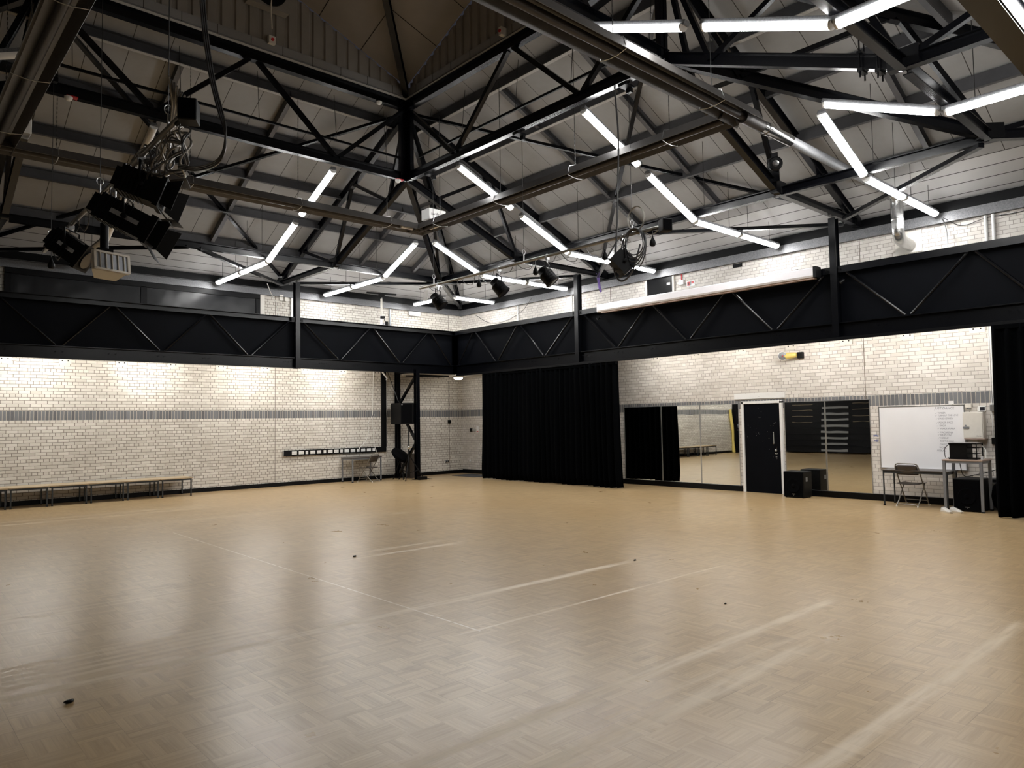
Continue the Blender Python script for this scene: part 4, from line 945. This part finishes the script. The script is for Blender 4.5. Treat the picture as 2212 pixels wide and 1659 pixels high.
# corner fittings
t = thing('pull_switch', 'black switch at the end of a thin conduit near the far corner', 'switch', (14.88, Y1, 1.76))
b = MB(); b.box(14.83,14.93,Y1-.06,Y1-.001,1.70,1.82); b.build('switch_box', M['black'], t, .004)
b = MB(); b.tube((14.88,Y1-.02,1.82),(14.88,Y1-.02,3.14),.011,8); b.lathe([(.016,-.02),(.018,0),(.016,.02)],(14.88,Y1-.02,2.42),(0,0,1),10); b.build('conduit', M['galv'], t)
t = thing('double_socket', 'metal double socket low on the wall near the far corner', 'socket', (14.77, Y1, .42))
b = MB(); b.box(14.69,14.85,Y1-.03,Y1-.001,.38,.47); b.build('face_plate', M['alu'], t, .004)
b = MB()
for x in (14.73,14.81): b.obox((x,Y1-.031,.425),(.035,.004,.04))
b.build('socket_insert', M['black'], t)
t = thing('light_switch', 'black switch with grey pad on the wall left of the curtain', 'switch', (X1, 19.2, 1.46))
b = MB(); b.box(X1-.035,X1-.001,19.20,19.32,1.41,1.52); b.build('switch_box', M['black'], t, .004)
b = MB(); b.box(X1-.03,X1-.001,19.04,19.19,1.42,1.51); b.build('grey_pad', M['alu'], t)
t = thing('card_reader', 'white wall unit with a red mark beside the curtain edge', 'control', (X1, 18.9, 1.46))
b = MB(); b.box(X1-.03,X1-.001,18.85,18.96,1.36,1.60); b.build('case', M['white'], t, .004)
b = MB(); b.obox((X1-.032,18.905,1.41),(.004,.07,.03)); b.build('red_mark', M['red'], t)
b = MB(); b.lathe([(.04,0),(.035,.02),(.02,.03)],(X1-.001,19.35,.42),(-1,0,0),16); tag(b.build('door_stop', M['white']), 'small white round stop low on the corner wall', 'door stop')
t = thing('door_mat', 'dark grey mat on the floor left of the curtain', 'mat', (14.75,18.35,0))
b = MB(); b.box(14.36,15.2,17.75,18.95,0,.012); b.build('pile', M['mat'], t, .004)
t = thing('hatch_frame', 'thin black frame hung under the walkway near the far corner', 'frame', (13.8,19.2,3.4))
b = MB(); b.box(13.0,14.3,18.95,18.99,3.23,3.272); b.box(13.0,14.3,19.5,19.54,3.23,3.272); b.box(14.26,14.3,18.95,19.54,3.23,3.272); b.build('rails', M['steel2'], t)
# upper left wall fittings
b = MB(); b.box(9.19,9.28,Y1-.05,Y1-.001,3.56,5.41); tag(b.build('conduit_box', M['white']), 'white vertical conduit left of the girder post', 'conduit')
t = thing('junction_boxes', 'pair of pale junction boxes joined by a looped cable', 'junction box', (8.98,Y1,5.45))
b = MB(); b.box(8.85,8.95,Y1-.06,Y1-.001,5.30,5.47); b.build('box', M['cream'], t, .004)
b = MB(); b.box(9.00,9.10,Y1-.06,Y1-.001,5.30,5.42); b.build('box', M['cream'], t, .004)
b = MB(); b.path(spline([(8.90,Y1-.03,5.30),(8.91,Y1-.05,5.18),(8.98,Y1-.05,5.12),(9.05,Y1-.05,5.18),(9.05,Y1-.03,5.30)],6),.010,6); b.build('loop_cable', M['cream'], t)
cable('white_cable', 'thin white cable slanting from the tubes down the upper left wall', [(8.0,18.6,5.52),(8.25,18.9,5.30),(8.5,19.2,5.15),(8.8,19.6,4.75),(9.05,Y1-.05,4.45),(9.12,Y1-.03,4.2)], .010, M['wcable'], 'white wall cables')
b = MB(); b.box(12.53,12.58,Y1-.04,Y1-.001,3.56,5.40); tag(b.build('dark_conduit', M['legs']), 'dark vertical conduit right of the wind-up stand', 'conduit')
t = thing('exit_light', 'white emergency light box under the eaves near the far corner', 'light', (13.48,Y1,5.38))
b = MB(); b.box(13.25,13.71,Y1-.07,Y1-.001,5.30,5.40); b.build('case', M['white'], t, .006); b = MB(); b.box(13.27,13.69,Y1-.068,Y1-.004,5.255,5.30); b.build('diffuser', M['unlit'], t)
t = thing('wind_up_stand', 'pale wind-up stand with black T-bar on the left walkway', 'stand', (11.88,19.15,3.55))
b = MB(); b.tube((11.88,19.15,3.56),(11.88,19.15,5.05),.045,14); b.tube((11.97,19.15,3.56),(11.97,19.15,4.85),.028,12); b.build('outer_column', M['screen'], t)
b = MB(); b.tube((11.88,19.15,5.05),(11.88,19.15,5.62),.032,14); b.build('inner_column', M['cream'], t)
b = MB(); b.bar((11.35,19.12,5.72),(12.43,19.18,5.775),.05,.05); b.prism([(11.78,5.72),(12.0,5.73),(11.91,5.58),(11.85,5.58)],1,19.12,19.18); b.build('t_bar', M['black'], t)
b = MB(); b.obox((11.88,19.09,5.0),(.12,.08,.07)); b.tube((11.93,19.08,4.95),(12.04,19.06,4.70),.014,8); b.obox((12.02,19.08,4.78),(.07,.06,.20)); b.build('winch', M['black'], t)

# ------------------------------------------------------------------ right wall
def mirror(lb, y0, y1, z0=.135, z1=2.06):
    t = thing('wall_mirror', lb, 'mirror', (X1, (y0+y1)/2, z0), 'mirror panels')
    b = MB(); b.box(X1-.012, X1-.002, y0+.005, y1-.005, z0, z1); b.build('glass', M['mirror'], t)
    b = MB()
    for y in (y0, y1): b.box(X1-.016, X1-.001, y-.006, y+.006, z0, z1)
    b.box(X1-.016, X1-.001, y0, y1, z1-.004, z1+.008); b.box(X1-.016, X1-.001, y0, y1, z0-.008, z0+.004); b.build('edge_strip', M['alu'], t)
mirror('narrow wall mirror partly behind the curtain edge', 11.39, 12.60); mirror('wall mirror showing the curtain, second from the curtain', 10.22, 11.37); mirror('wall mirror directly left of the black door', 9.15, 10.20)
mirror('wall mirror directly right of the black door', 7.09, 8.00); mirror('wall mirror left of the whiteboard', 6.15, 7.07)
t = thing('whiteboard', 'large whiteboard with a faint handwritten list on the right', 'whiteboard', (X1, 5.2, 1.3))
b = MB(); b.box(X1-.022, X1-.001, 4.43, 5.96, .68, 1.90); wb = b.build('panel', M['board'], t)
b = MB(); b.box(X1-.028,X1-.001,4.42,5.97,1.895,1.91); b.box(X1-.028,X1-.001,4.42,4.435,.67,1.91); b.box(X1-.028,X1-.001,5.955,5.97,.67,1.91); b.box(X1-.05,X1-.001,4.42,5.97,.665,.682); b.build('frame', M['alu'], t)
for k, (s, y, z, sz) in enumerate((('JUST DANCE',4.93,1.85,.072),('\u2713 TIMBER',4.93,1.755,.05),('\u2713 TURN UP THE LOVE',4.93,1.705,.048),('\u2713 SWISH SWISH',4.92,1.645,.05),('\u2713 POKER FACE',4.92,1.57,.052),('\u2713 YMCA',4.91,1.51,.05),
        ('\u2713 WAKA WAKA',4.90,1.455,.05),('\u2713 MACARENA',4.90,1.385,.05),('\u2713 RASPUTIN',4.90,1.335,.05),('\u2713 VOGUE',4.90,1.28,.05),('BABY SHARK',4.86,1.22,.05),('GHOSTBUSTERS',4.87,1.155,.048),('WORK',4.88,1.095,.05),('PITBULL',4.92,1.035,.05))):
    text('handwriting', s, sz, (X1-.0235, y, z), R_EAST @ Matrix.Rotation(random.uniform(-.03,.015),3,'Z'), M['ink'], wb, .0006, 'LEFT', .15, .82)
t = thing('wall_cabinet', 'cream wall cabinet with a lock right of the whiteboard', 'cabinet', (X1, 4.26, 1.28))
b = MB(); b.box(X1-.16, X1-.001, 4.085, 4.415, 1.275, 1.765); b.build('body', M['cream'], t, .004)
b = MB(); b.box(X1-.172, X1-.158, 4.10, 4.40, 1.29, 1.75); dr = b.build('door', M['cream'], t, .004)
b = MB(); b.obox((X1-.176,4.365,1.475),(.012,.10,.035)); b.lathe([(.014,0),(.014,.012)],(X1-.171,4.37,1.515),(-1,0,0),12); b.build('catch', M['legs'], dr)
text('maker_lettering', 'Europa', .03, (X1-.1725, 4.20, 1.325), R_EAST, M['legs'], dr, .0006, 'LEFT')
b = MB(); b.box(X1-.19, X1-.001, 4.06, 4.40, 1.262, 1.276); b.build('shelf_edge', M['pinkwood'], t)
t = thing('thermostat', 'white thermostat with dark screen above the cabinet', 'thermostat', (X1,4.14,1.83))
b = MB(); b.box(X1-.03,X1-.001,4.07,4.20,1.775,1.875); b.build('case', M['white'], t, .005); b = MB(); b.box(X1-.032,X1-.029,4.085,4.165,1.79,1.858); b.build('display', M['lens'], t)
t = thing('sensor_box', 'small cream box at the top right corner of the whiteboard', 'sensor', (X1,4.345,1.88))
b = MB(); b.box(X1-.06,X1-.001,4.295,4.395,1.845,1.925); b.build('case', M['cream'], t, .008); b = MB(); b.ball((X1-.03,4.345,1.838),(.025,.035,.02),12); b.build('sensor_dome', M['legs'], t)
b = MB(); b.box(X1-.004,X1-.001,4.60,4.69,1.925,1.985); tag(b.build('paper_note', M['white']), 'small white paper note above the whiteboard', 'paper')
t = thing('surface_conduit', 'white vertical conduit with junction box beside the right curtain', 'conduit', (X1,3.93,2.6))
b = MB(); b.tube((X1-.02,3.94,1.9),(X1-.02,3.94,3.40),.016,8); b.tube((X1-.015,3.98,1.2),(X1-.015,3.97,3.40),.008,8); b.build('pipe', M['white'], t)
b = MB(); b.box(X1-.06,X1-.001,3.88,4.0,1.78,1.90); b.build('junction_box', M['alu'], t, .004); b = MB(); b.box(X1-.05,X1-.001,3.90,4.0,1.17,1.29); b.build('socket_box', M['black'], t, .004)
t = thing('low_wall_socket', 'grey wall socket behind the small table near the curtain', 'socket', (X1,3.98,.5))
b = MB(); b.box(X1-.05,X1-.001,3.90,4.06,.45,.56); b.build('face_plate', M['alu'], t, .004); b = MB(); b.obox((X1-.052,3.98,.50),(.004,.08,.05)); b.build('socket_insert', M['black'], t)
t = thing('marker_scrawl', 'blue marker scrawl on the bricks left of the whiteboard', 'scrawl', (X1,6.05,1.26))
b = MB()
for k in range(9): b.obox((X1-.003,6.09-.011*k,1.315+random.uniform(-.008,.008)),(.002,.007,.03))
for k in range(5): b.obox((X1-.003,6.08-.018*k,1.215),(.002,.008,random.uniform(.03,.06)),Matrix.Rotation(.3,3,'X'))
b.build('strokes', M['blue'], t)
t = thing('yellow_wall_unit', 'yellow wall-mounted unit with a round grey face above the door', 'alarm', (X1,7.75,3.09))
b = MB(); b.box(X1-.09,X1-.001,7.50,7.62,3.02,3.16); b.build('back_plate', M['black'], t, .006)
b = MB(); b.lathe([(.075,0),(.07,.10),(.06,.20),(.05,.24)],(X1-.14,7.86,3.09),(.15,-1,.05),18); b.build('horn', M['yellow'], t)
b = MB(); b.lathe([(.095,.0),(.10,.03),(.10,.07),(.085,.09),(.08,.075)],(X1-.15,7.93,3.10),(-.86,-.45,-.12),24); b.build('rim', M['white'], t)
b = MB(); b.lathe([(.086,.086),(.078,.092),(.02,.094),(.0,.095)],(X1-.15,7.93,3.10),(-.86,-.45,-.12),24); fc = b.build('face', M['legs'], t)
b = MB(); c = V((X1-.15,7.93,3.10)) + V((-.86,-.45,-.12)).normalized()*.098; b.ball(c,(.016,.016,.02),8); b.build('red_dot', M['red'], fc)
t = thing('fire_alarm_beacon', 'white fire alarm box with red conduit beside the gallery door', 'alarm', (X1,10.63,5.2))
b = MB(); b.box(X1-.06,X1-.001,10.56,10.70,5.13,5.25); b.build('case', M['white'], t, .006); b = MB(); b.tube((X1-.02,10.63,5.25),(X1-.02,10.63,5.42),.014,8); b.build('conduit', M['red'], t)
t = thing('fire_sign', 'small red and white fire sign right of the gallery door', 'sign', (X1,10.38,5.12))
b = MB(); b.box(X1-.008,X1-.001,10.25,10.49,5.06,5.20); b.build('plate', M['white'], t)
b = MB(); b.box(X1-.010,X1-.008,10.39,10.47,5.08,5.18); b.box(X1-.010,X1-.008,10.28,10.35,5.12,5.18); b.build('red_symbol', M['red'], t)
b = MB(); b.box(X1-.012,X1-.0075,10.36,10.375,5.08,5.18); b.box(X1-.012,X1-.0075,10.42,10.435,5.10,5.16); b.build('black_symbol', M['inkd'], t)
t = thing('vent_grille', 'small black vent opening in the upper right wall', 'vent', (X1,9.05,5.36))
b = MB(); b.box(X1-.02,X1-.001,8.93,9.17,5.315,5.40); b.build('surround', M['black'], t); b = MB()
for k in range(3): b.box(X1-.024,X1-.018,8.95,9.15,5.325+k*.025,5.335+k*.025)
b.build('louvre', M['steel2'], t)
for lb, y in (('white vertical conduit on the upper right wall near the corner', 16.80), ('white vertical conduit left of the right girder post', 14.46), ('first of two white conduits right of the flue plate', 3.92), ('second of two white conduits right of the flue plate', 3.80)):
    b = MB(); b.tube((X1-.03,y,3.56),(X1-.03,y,5.41),.03,10); tag(b.build('conduit_box', M['white']), lb, 'conduit', 'white conduits on the upper wall')
cable('loop_cable', 'dark cable sagging across the upper wall right of the far corner', [(X1-.04,18.9,5.35),(X1-.04,18.2,5.02),(X1-.05,17.4,4.98),(X1-.05,16.6,5.2),(15.2,15.9,5.50)], .008, M['cable'], 'cables on the upper wall')
cable('loop_cable', 'thin cable running along the upper right wall past the conduits', [(15.35,4.6,5.50),(X1-.04,4.3,5.30),(X1-.04,3.9,5.36),(X1-.04,3.3,5.36),(X1-.04,2.5,5.5)], .007, M['cable'], 'cables on the upper wall')
cable('loop_cable', 'cable dropping from the tube end to the girder beside the flue', [(15.38,4.62,5.50),(15.2,4.5,5.2),(14.7,4.35,4.8),(14.35,4.25,4.68)], .008, M['cable'], 'cables on the upper wall')
# projector screen
t = thing('projector_screen', 'long white rolled projector screen fixed along the right girder', 'projector screen', (13.98, 9.3, 4.56))
b = MB(); b.prism([(13.93,4.485),(13.905,4.52),(13.905,4.66),(13.94,4.68),(14.10,4.68),(14.12,4.64),(14.12,4.50),(14.08,4.485)], 1, 6.50, 12.14); b.build('housing', M['screen'], t, .004)
for y in (6.44, 12.14):
    b = MB(); b.box(13.90, 14.125, y, y+.06, 4.475, 4.69) if y < 7 else b.box(13.905,14.12,y,y+.015,4.48,4.685); b.build('end_cap', M['black'] if y < 7 else M['screen'], t)
b = MB(); b.box(13.96, 14.06, 6.50, 12.05, 4.455, 4.485); b.build('bottom_bar', M['pinkwood'], t)
for y in (6.9, 11.75):
    b = MB(); b.box(14.02,14.20,y-.04,y+.04,4.675,4.71); b.build('hanging_bracket', M['black'], t)
for lb, y, z in (('small silver spotlight on the girder left of the screen', 12.28, 4.36), ('small clamp fitting on the girder right of the post', 6.02, 4.34)):
    t = thing('spot_fitting', lb, 'spotlight', (14.2,y,z), 'girder fittings')
    b = MB(); b.lathe([(.02,-.05),(.035,-.04),(.035,.04)],(14.10,y,z),(-.6,.4,-.5),14); b.build('head', M['black'], t)
    b = MB(); b.tube((14.12,y,z+.01),(14.22,y,z+.02),.014,8); b.lathe([(.022,.041),(.022,.046),(0,.047)],(14.10,y,z),(-.6,.4,-.5),12); b.build('bracket', M['chrome'], t)
# curtains
def curtain(name, lb, x, ya, yb, ztop, seed, flare=.0):
    rr = random.Random(seed); n = int(abs(yb-ya)/.022); ph = 0; off = []; A = .06
    for i in range(n+1):
        ph += .022*2*PI/rr.uniform(.13,.26); A += rr.uniform(-.008,.008); A = min(.085, max(.035, A)); off.append(A*math.sin(ph) + .02*math.sin(ph*.31+1))
    rows = []; nz = 16
    for j in range(nz+1):
        f = j/nz; z = ztop*(1-f) + .012; row = []
        for i in range(n+1):
            y = ya + (yb-ya)*i/n; ctr_ = (ya+yb)/2
            y2 = y + (y-ctr_)/abs(yb-ya)*2*flare*f**1.3
            a = off[i]*(.55+.6*f) + .015*math.sin(y*3.1+f*4) - (.05*max(0,f-.93)/.07 if i < n else 0)
            row.append((x - a, y2, z + (.02*math.sin(y*5) if j == nz else 0)*.5 + (0.008 if j == nz else 0)))
        rows.append(row)
    t = thing(name, lb, 'curtain', (x, (ya+yb)/2, 0), 'black curtains')
    b = MB(); b.grid(rows); b.build('drape', M['velvet'], t, 0, .006)
    b = MB(); b.box(x-.03, x+.03, min(ya,yb), max(ya,yb), 3.14, 3.21); b.build('heading', M['velvet'], t)
    return t
curtain('stage_curtain', 'wide black velvet curtain hanging under the right girder', 14.16, 17.02, 11.76, 3.20, 3, .06)
curtain('stage_curtain', 'black curtain cut by the right picture edge', 14.12, 3.58, .95, 3.20, 5, .03)
b = MB(); b.box(14.10,14.16,.9,18.3,3.205,3.265); tag(b.build('curtain_track', M['steel2']), 'black curtain track under the right girder', 'curtain track')
# ------------------------------------------------------------------ furniture at the right
table('tall_side_table', 'tall small table with grey legs carrying the black equipment rack', (14.80,4.24), .56, .64, .92, 0, M['pinkwood'], M['legs'], .045)
table('long_table', 'low table with thin dark legs under the whiteboard', (14.99,5.10), .58, 1.16, .69, 0, M['woodd'], M['legsd'], .03, .014)
folding_chair('brown folding chair facing the whiteboard', (14.92,5.22), -PI/2-.02)
t = thing('equipment_rack', 'black open-sided equipment box on the tall side table', 'equipment rack', (14.82,4.26,.92))
b = MB(); b.box(14.66,14.99,4.19,4.47,.935,1.19); b.build('closed_unit', M['black'], t, .006)
b = MB(); b.box(14.64,15.02,4.03,4.48,1.19,1.21); b.box(14.64,15.02,4.03,4.48,.92,.94)
for x in (14.65,15.0): b.box(x,x+.014,4.03,4.045,.94,1.19)
b.build('outer_shell', M['black'], t)
b = MB(); b.box(14.66,15.0,4.04,4.20,1.12,1.132); b.box(14.66,15.0,4.04,4.20,1.02,1.028); b.build('shelf', M['black'], t)
b = MB(); b.box(14.65,14.99,4.04,4.47,1.21,1.216); b.build('top_edge', M['alu'], t)
t = thing('charger_plug', 'small white plug adaptor on the tall side table', 'adaptor', (14.75,3.99,.92))
b = MB(); b.box(14.73,14.77,3.965,4.0,.92,.975); b.build('case', M['white'], t, .004)
cable('equipment_cable', 'cables running from the equipment box over the table edge', [(15.0,4.06,1.18),(14.95,3.98,1.08),(14.85,3.95,.98),(14.78,3.92,.945),(14.8,3.80,.95),(15.0,3.6,.9)], .008, M['wcable'], 'equipment cables')
cable('equipment_cable', 'black lead looping below the tall side table', [(15.1,4.45,.90),(15.15,4.40,.6),(15.12,4.2,.62),(15.15,4.0,.68),(15.3,3.9,.72)], .008, M['cable'], 'equipment cables')
cable('equipment_cable', 'thin black lead down the left side of the equipment box', [(14.75,4.48,1.19),(14.74,4.56,1.12),(14.74,4.57,1.0),(14.78,4.56,.93),(15.14,4.58,.9),(15.15,4.52,.55)], .006, M['cable'], 'equipment cables')
def sub(name, lb, x0, x1, y0, y1, h):
    t = thing(name, lb, 'speaker', ((x0+x1)/2,(y0+y1)/2,0), 'floor speakers')
    b = MB(); b.box(x0,x1,y0,y1,.012,h); cab = b.build('cabinet', M['black'], t, .012)
    b = MB(); b.box(x0-.008,x0+.002,y0+.015,y1-.015,.03,h-.02); b.build('grille', M['matt'], cab)
    c = ((y0+y1)/2, h*.46); r = min(y1-y0,h)*.34
    b = MB(); b.lathe([(r,.006),(r*.92,.012),(r*.85,.009),(r*.3,.006),(r*.25,.014),(0,.018)],(x0-.008,c[0],c[1]),(-1,0,0),26); b.build('cone', M['matt'], cab)
    b = MB(); b.box(x0-.011,x0-.008,c[0]-.035,c[0]+.035,.075,.085); b.obox((x0-.011,c[0],.058),(.003,.014,.008)); b.build('badge', M['alu'], cab)
    b = MB(); b.box(x0+.10,x0+.18,y0-.002,y0+.004,h*.62,h*.78); b.build('side_handle', M['legs'], cab)
    for xx in (x0+.04,x1-.04):
        for yy in (y0+.04,y1-.04):
            b = MB(); b.tube((xx,yy,0),(xx,yy,.014),.018,10); b.build('foot', M['black'], t)
sub('floor_speaker', 'black floor speaker standing before the mirror right of the door', 14.88, 15.26, 7.33, 7.78, .56)
sub('floor_speaker', 'large black floor speaker under the tall side table', 14.60, 15.10, 3.99, 4.42, .58)
t = thing('fabric_bag', 'black fabric bag on the floor beside the right curtain', 'bag', (15.1,3.80,0))
b = MB(); b.ball((15.15,3.82,.26),(.20,.16,.26),16); b.build('bag_body', M['matt'], t); b = MB(); b.path(spline([(15.0,3.85,.42),(14.98,3.82,.55),(15.05,3.80,.58),(15.1,3.80,.5)],5),.012,6); b.build('strap', M['matt'], t)
t = thing('grey_box', 'grey box with papers beside the bag under the table', 'box', (15.25,3.99,.2))
b = MB(); b.box(15.15,15.42,3.88,4.06,0,.24); b.build('carton', M['legs'], t, .004); b = MB(); b.box(15.17,15.40,3.90,4.05,.24,.262); b.build('papers', M['cream'], t)
def shoe(lb, c, rot):
    t = thing('trainer_shoe', lb, 'shoe', (c[0],c[1],0), 'pair of trainers'); R = Rz(rot); C0 = V((c[0],c[1],0))
    prof = [(-.135,.030,.075),(-.12,.036,.092),(-.08,.038,.092),(-.04,.039,.085),(0,.042,.078),(.04,.046,.064),(.08,.047,.052),(.115,.040,.044),(.138,.020,.036)]
    rows = []
    for x, w_, h_ in prof:
        rows.append([C0 + R @ V((x*.92, w_*math.cos(a), .022 + (h_-.022)*max(0,math.sin(a))**.7)) for a in [PI*i/10 for i in range(11)]])
    b = MB(); b.grid(rows); L = len(rows[0])
    b.add(rows[0], [tuple(range(L))]); b.add(rows[-1], [tuple(range(L-1,-1,-1))]); b.build('upper', M['shoe'], t)
    b = MB(); pl = [(x, w_+.004) for x, w_, h_ in prof] + [(x, -w_-.004) for x, w_, h_ in reversed(prof)]
    n = len(pl); P_ = [C0 + R @ V((x,y,0)) for x,y in pl] + [C0 + R @ V((x,y,.026)) for x,y in pl]
    b.add(P_, [(i,(i+1)%n,n+(i+1)%n,n+i) for i in range(n)] + [tuple(range(n-1,-1,-1)), tuple(range(n,2*n))]); b.build('sole', M['sole'], t)
    b = MB()
    for k in range(4): b.bar(C0 + R @ V((-.015+.026*k,-.028,.074-.008*k)), C0 + R @ V((-.005+.026*k,.028,.074-.008*k)), .008, .006)
    b.build('laces', M['alu'], t)
    b = MB(); b.lathe([(.03,0),(.022,.004),(.0,-.02)], C0 + R @ V((-.085,0,.09)), (0,0,1), 14); b.build('collar', M['legs'], t)
shoe('white trainer on the floor before the whiteboard, the nearer one', (14.24,4.43), -2.3); shoe('white trainer on the floor by the speaker, the further one', (14.36,4.31), -2.15)
# scraps on the floor
for lb, c, s in (('small black scrap on the floor near the bottom left corner',(1.01,5.33),.030), ('small black scrap on the floor left of the middle',(4.81,8.45),.028), ('small black scrap at the end of the pale scuff track',(7.08,5.66),.024), ('small dark scrap on the floor right of the middle', (6.0,3.75), .016)):
    b = MB(); b.ball((c[0],c[1],s*.35),(s,s*.6,s*.35),10); b.obox((c[0]+s*.5,c[1]+s*.2,s*.3),(s*.9,s*.5,s*.6),Rz(.6)); tag(b.build('floor_scrap', M['black']), lb, 'scrap', 'scraps on the floor')

# ------------------------------------------------------------------ seating seen in the mirrors
t = thing('tiered_seating', 'black retracted tiered seating seen in the right mirrors', 'seating', (-3.1, 11, 0))
for k in range(9):
    z = .06 + k*.285; x = -2.95 - .035*k
    b = MB(); b.box(x-.03, x, 5.2, 18.3, z, z+.262); b.box(x-.20, x+.025, 5.2, 18.3, z+.262, z+.285); b.build('row_front', M['seat'], t)
    if 4 <= k <= 7:
        b = MB()
        for y0 in (6.2, 8.9, 12.0, 13.3, 16.2): b.box(x+.025, x+.030, y0, y0+1.0, z+.270, z+.280)
        b.build('nosing', M['wood'], t)
for k in range(8):
    z = .10 + k*.285; x = -2.95 - .035*k
    b = MB(); b.box(x, x+.06, 14.48, 15.75, z, z+.10); b.build('aisle_step', M['tread'], t)
b = MB(); b.box(-4.6, -2.9, 18.3, 18.36, 0, 2.7); b.build('side_panel', M['seat'], t)
t = thing('padded_strip', 'tall yellow padded strip on the far wall seen in the mirror by the door', 'padding', (-1.6,Y1,0))
b = MB(); b.path(spline([(-1.75,Y1-.08,.02),(-1.72,Y1-.08,.7),(-1.62,Y1-.1,1.4),(-1.55,Y1-.08,2.15)],6), .075, 10); b.build('foam', M['yellow'], t)
t = thing('wall_hoist', 'black wall gear beside the yellow strip seen in the mirror', 'gear', (-2.1,Y1,0))
b = MB(); b.box(-2.5,-1.85,Y1-.25,Y1-.001,.02,2.9); b.build('cover', M['seat'], t, .01); b = MB(); b.lathe([(.12,0),(.12,.03),(.05,.05)],(-2.0,Y1-.25,1.35),(0,-1,0),18); b.box(-2.1,-1.88,Y1-.27,Y1-.24,1.12,1.15); b.build('pulley', M['legs'], t)
EXPOSURE = 0.22
# ------------------------------------------------------------------ camera, world, view
cd = bpy.data.cameras.new('camera'); cam = bpy.data.objects.new('camera', cd); COL.objects.link(cam); SC.camera = cam
cd.sensor_width = 36; cd.lens = 36*1560.6/2212; cd.clip_start = .05
Rr, Uu, Ff = V((.74329625,-.66876972,-.01605436)), V((-.02308346,-.04962568,.9985011)), V((.66856401,.74181154,.0523241))
mw = Matrix((Rr, Uu, -Ff)).transposed().to_4x4(); mw.translation = V((0,0,1.72)); cam.matrix_world = mw
w = bpy.data.worlds.new('world'); SC.world = w; w.use_nodes = True
w.node_tree.nodes['Background'].inputs[0].default_value = (.02,.02,.025,1); w.node_tree.nodes['Background'].inputs[1].default_value = 1
vs = SC.view_settings; vs.view_transform = 'Standard'; vs.look = 'None'; vs.exposure = EXPOSURE; vs.gamma = 1; vs.use_curve_mapping = False
SC.cycles.max_bounces = 8; SC.cycles.diffuse_bounces = 4; SC.cycles.sample_clamp_indirect = 6
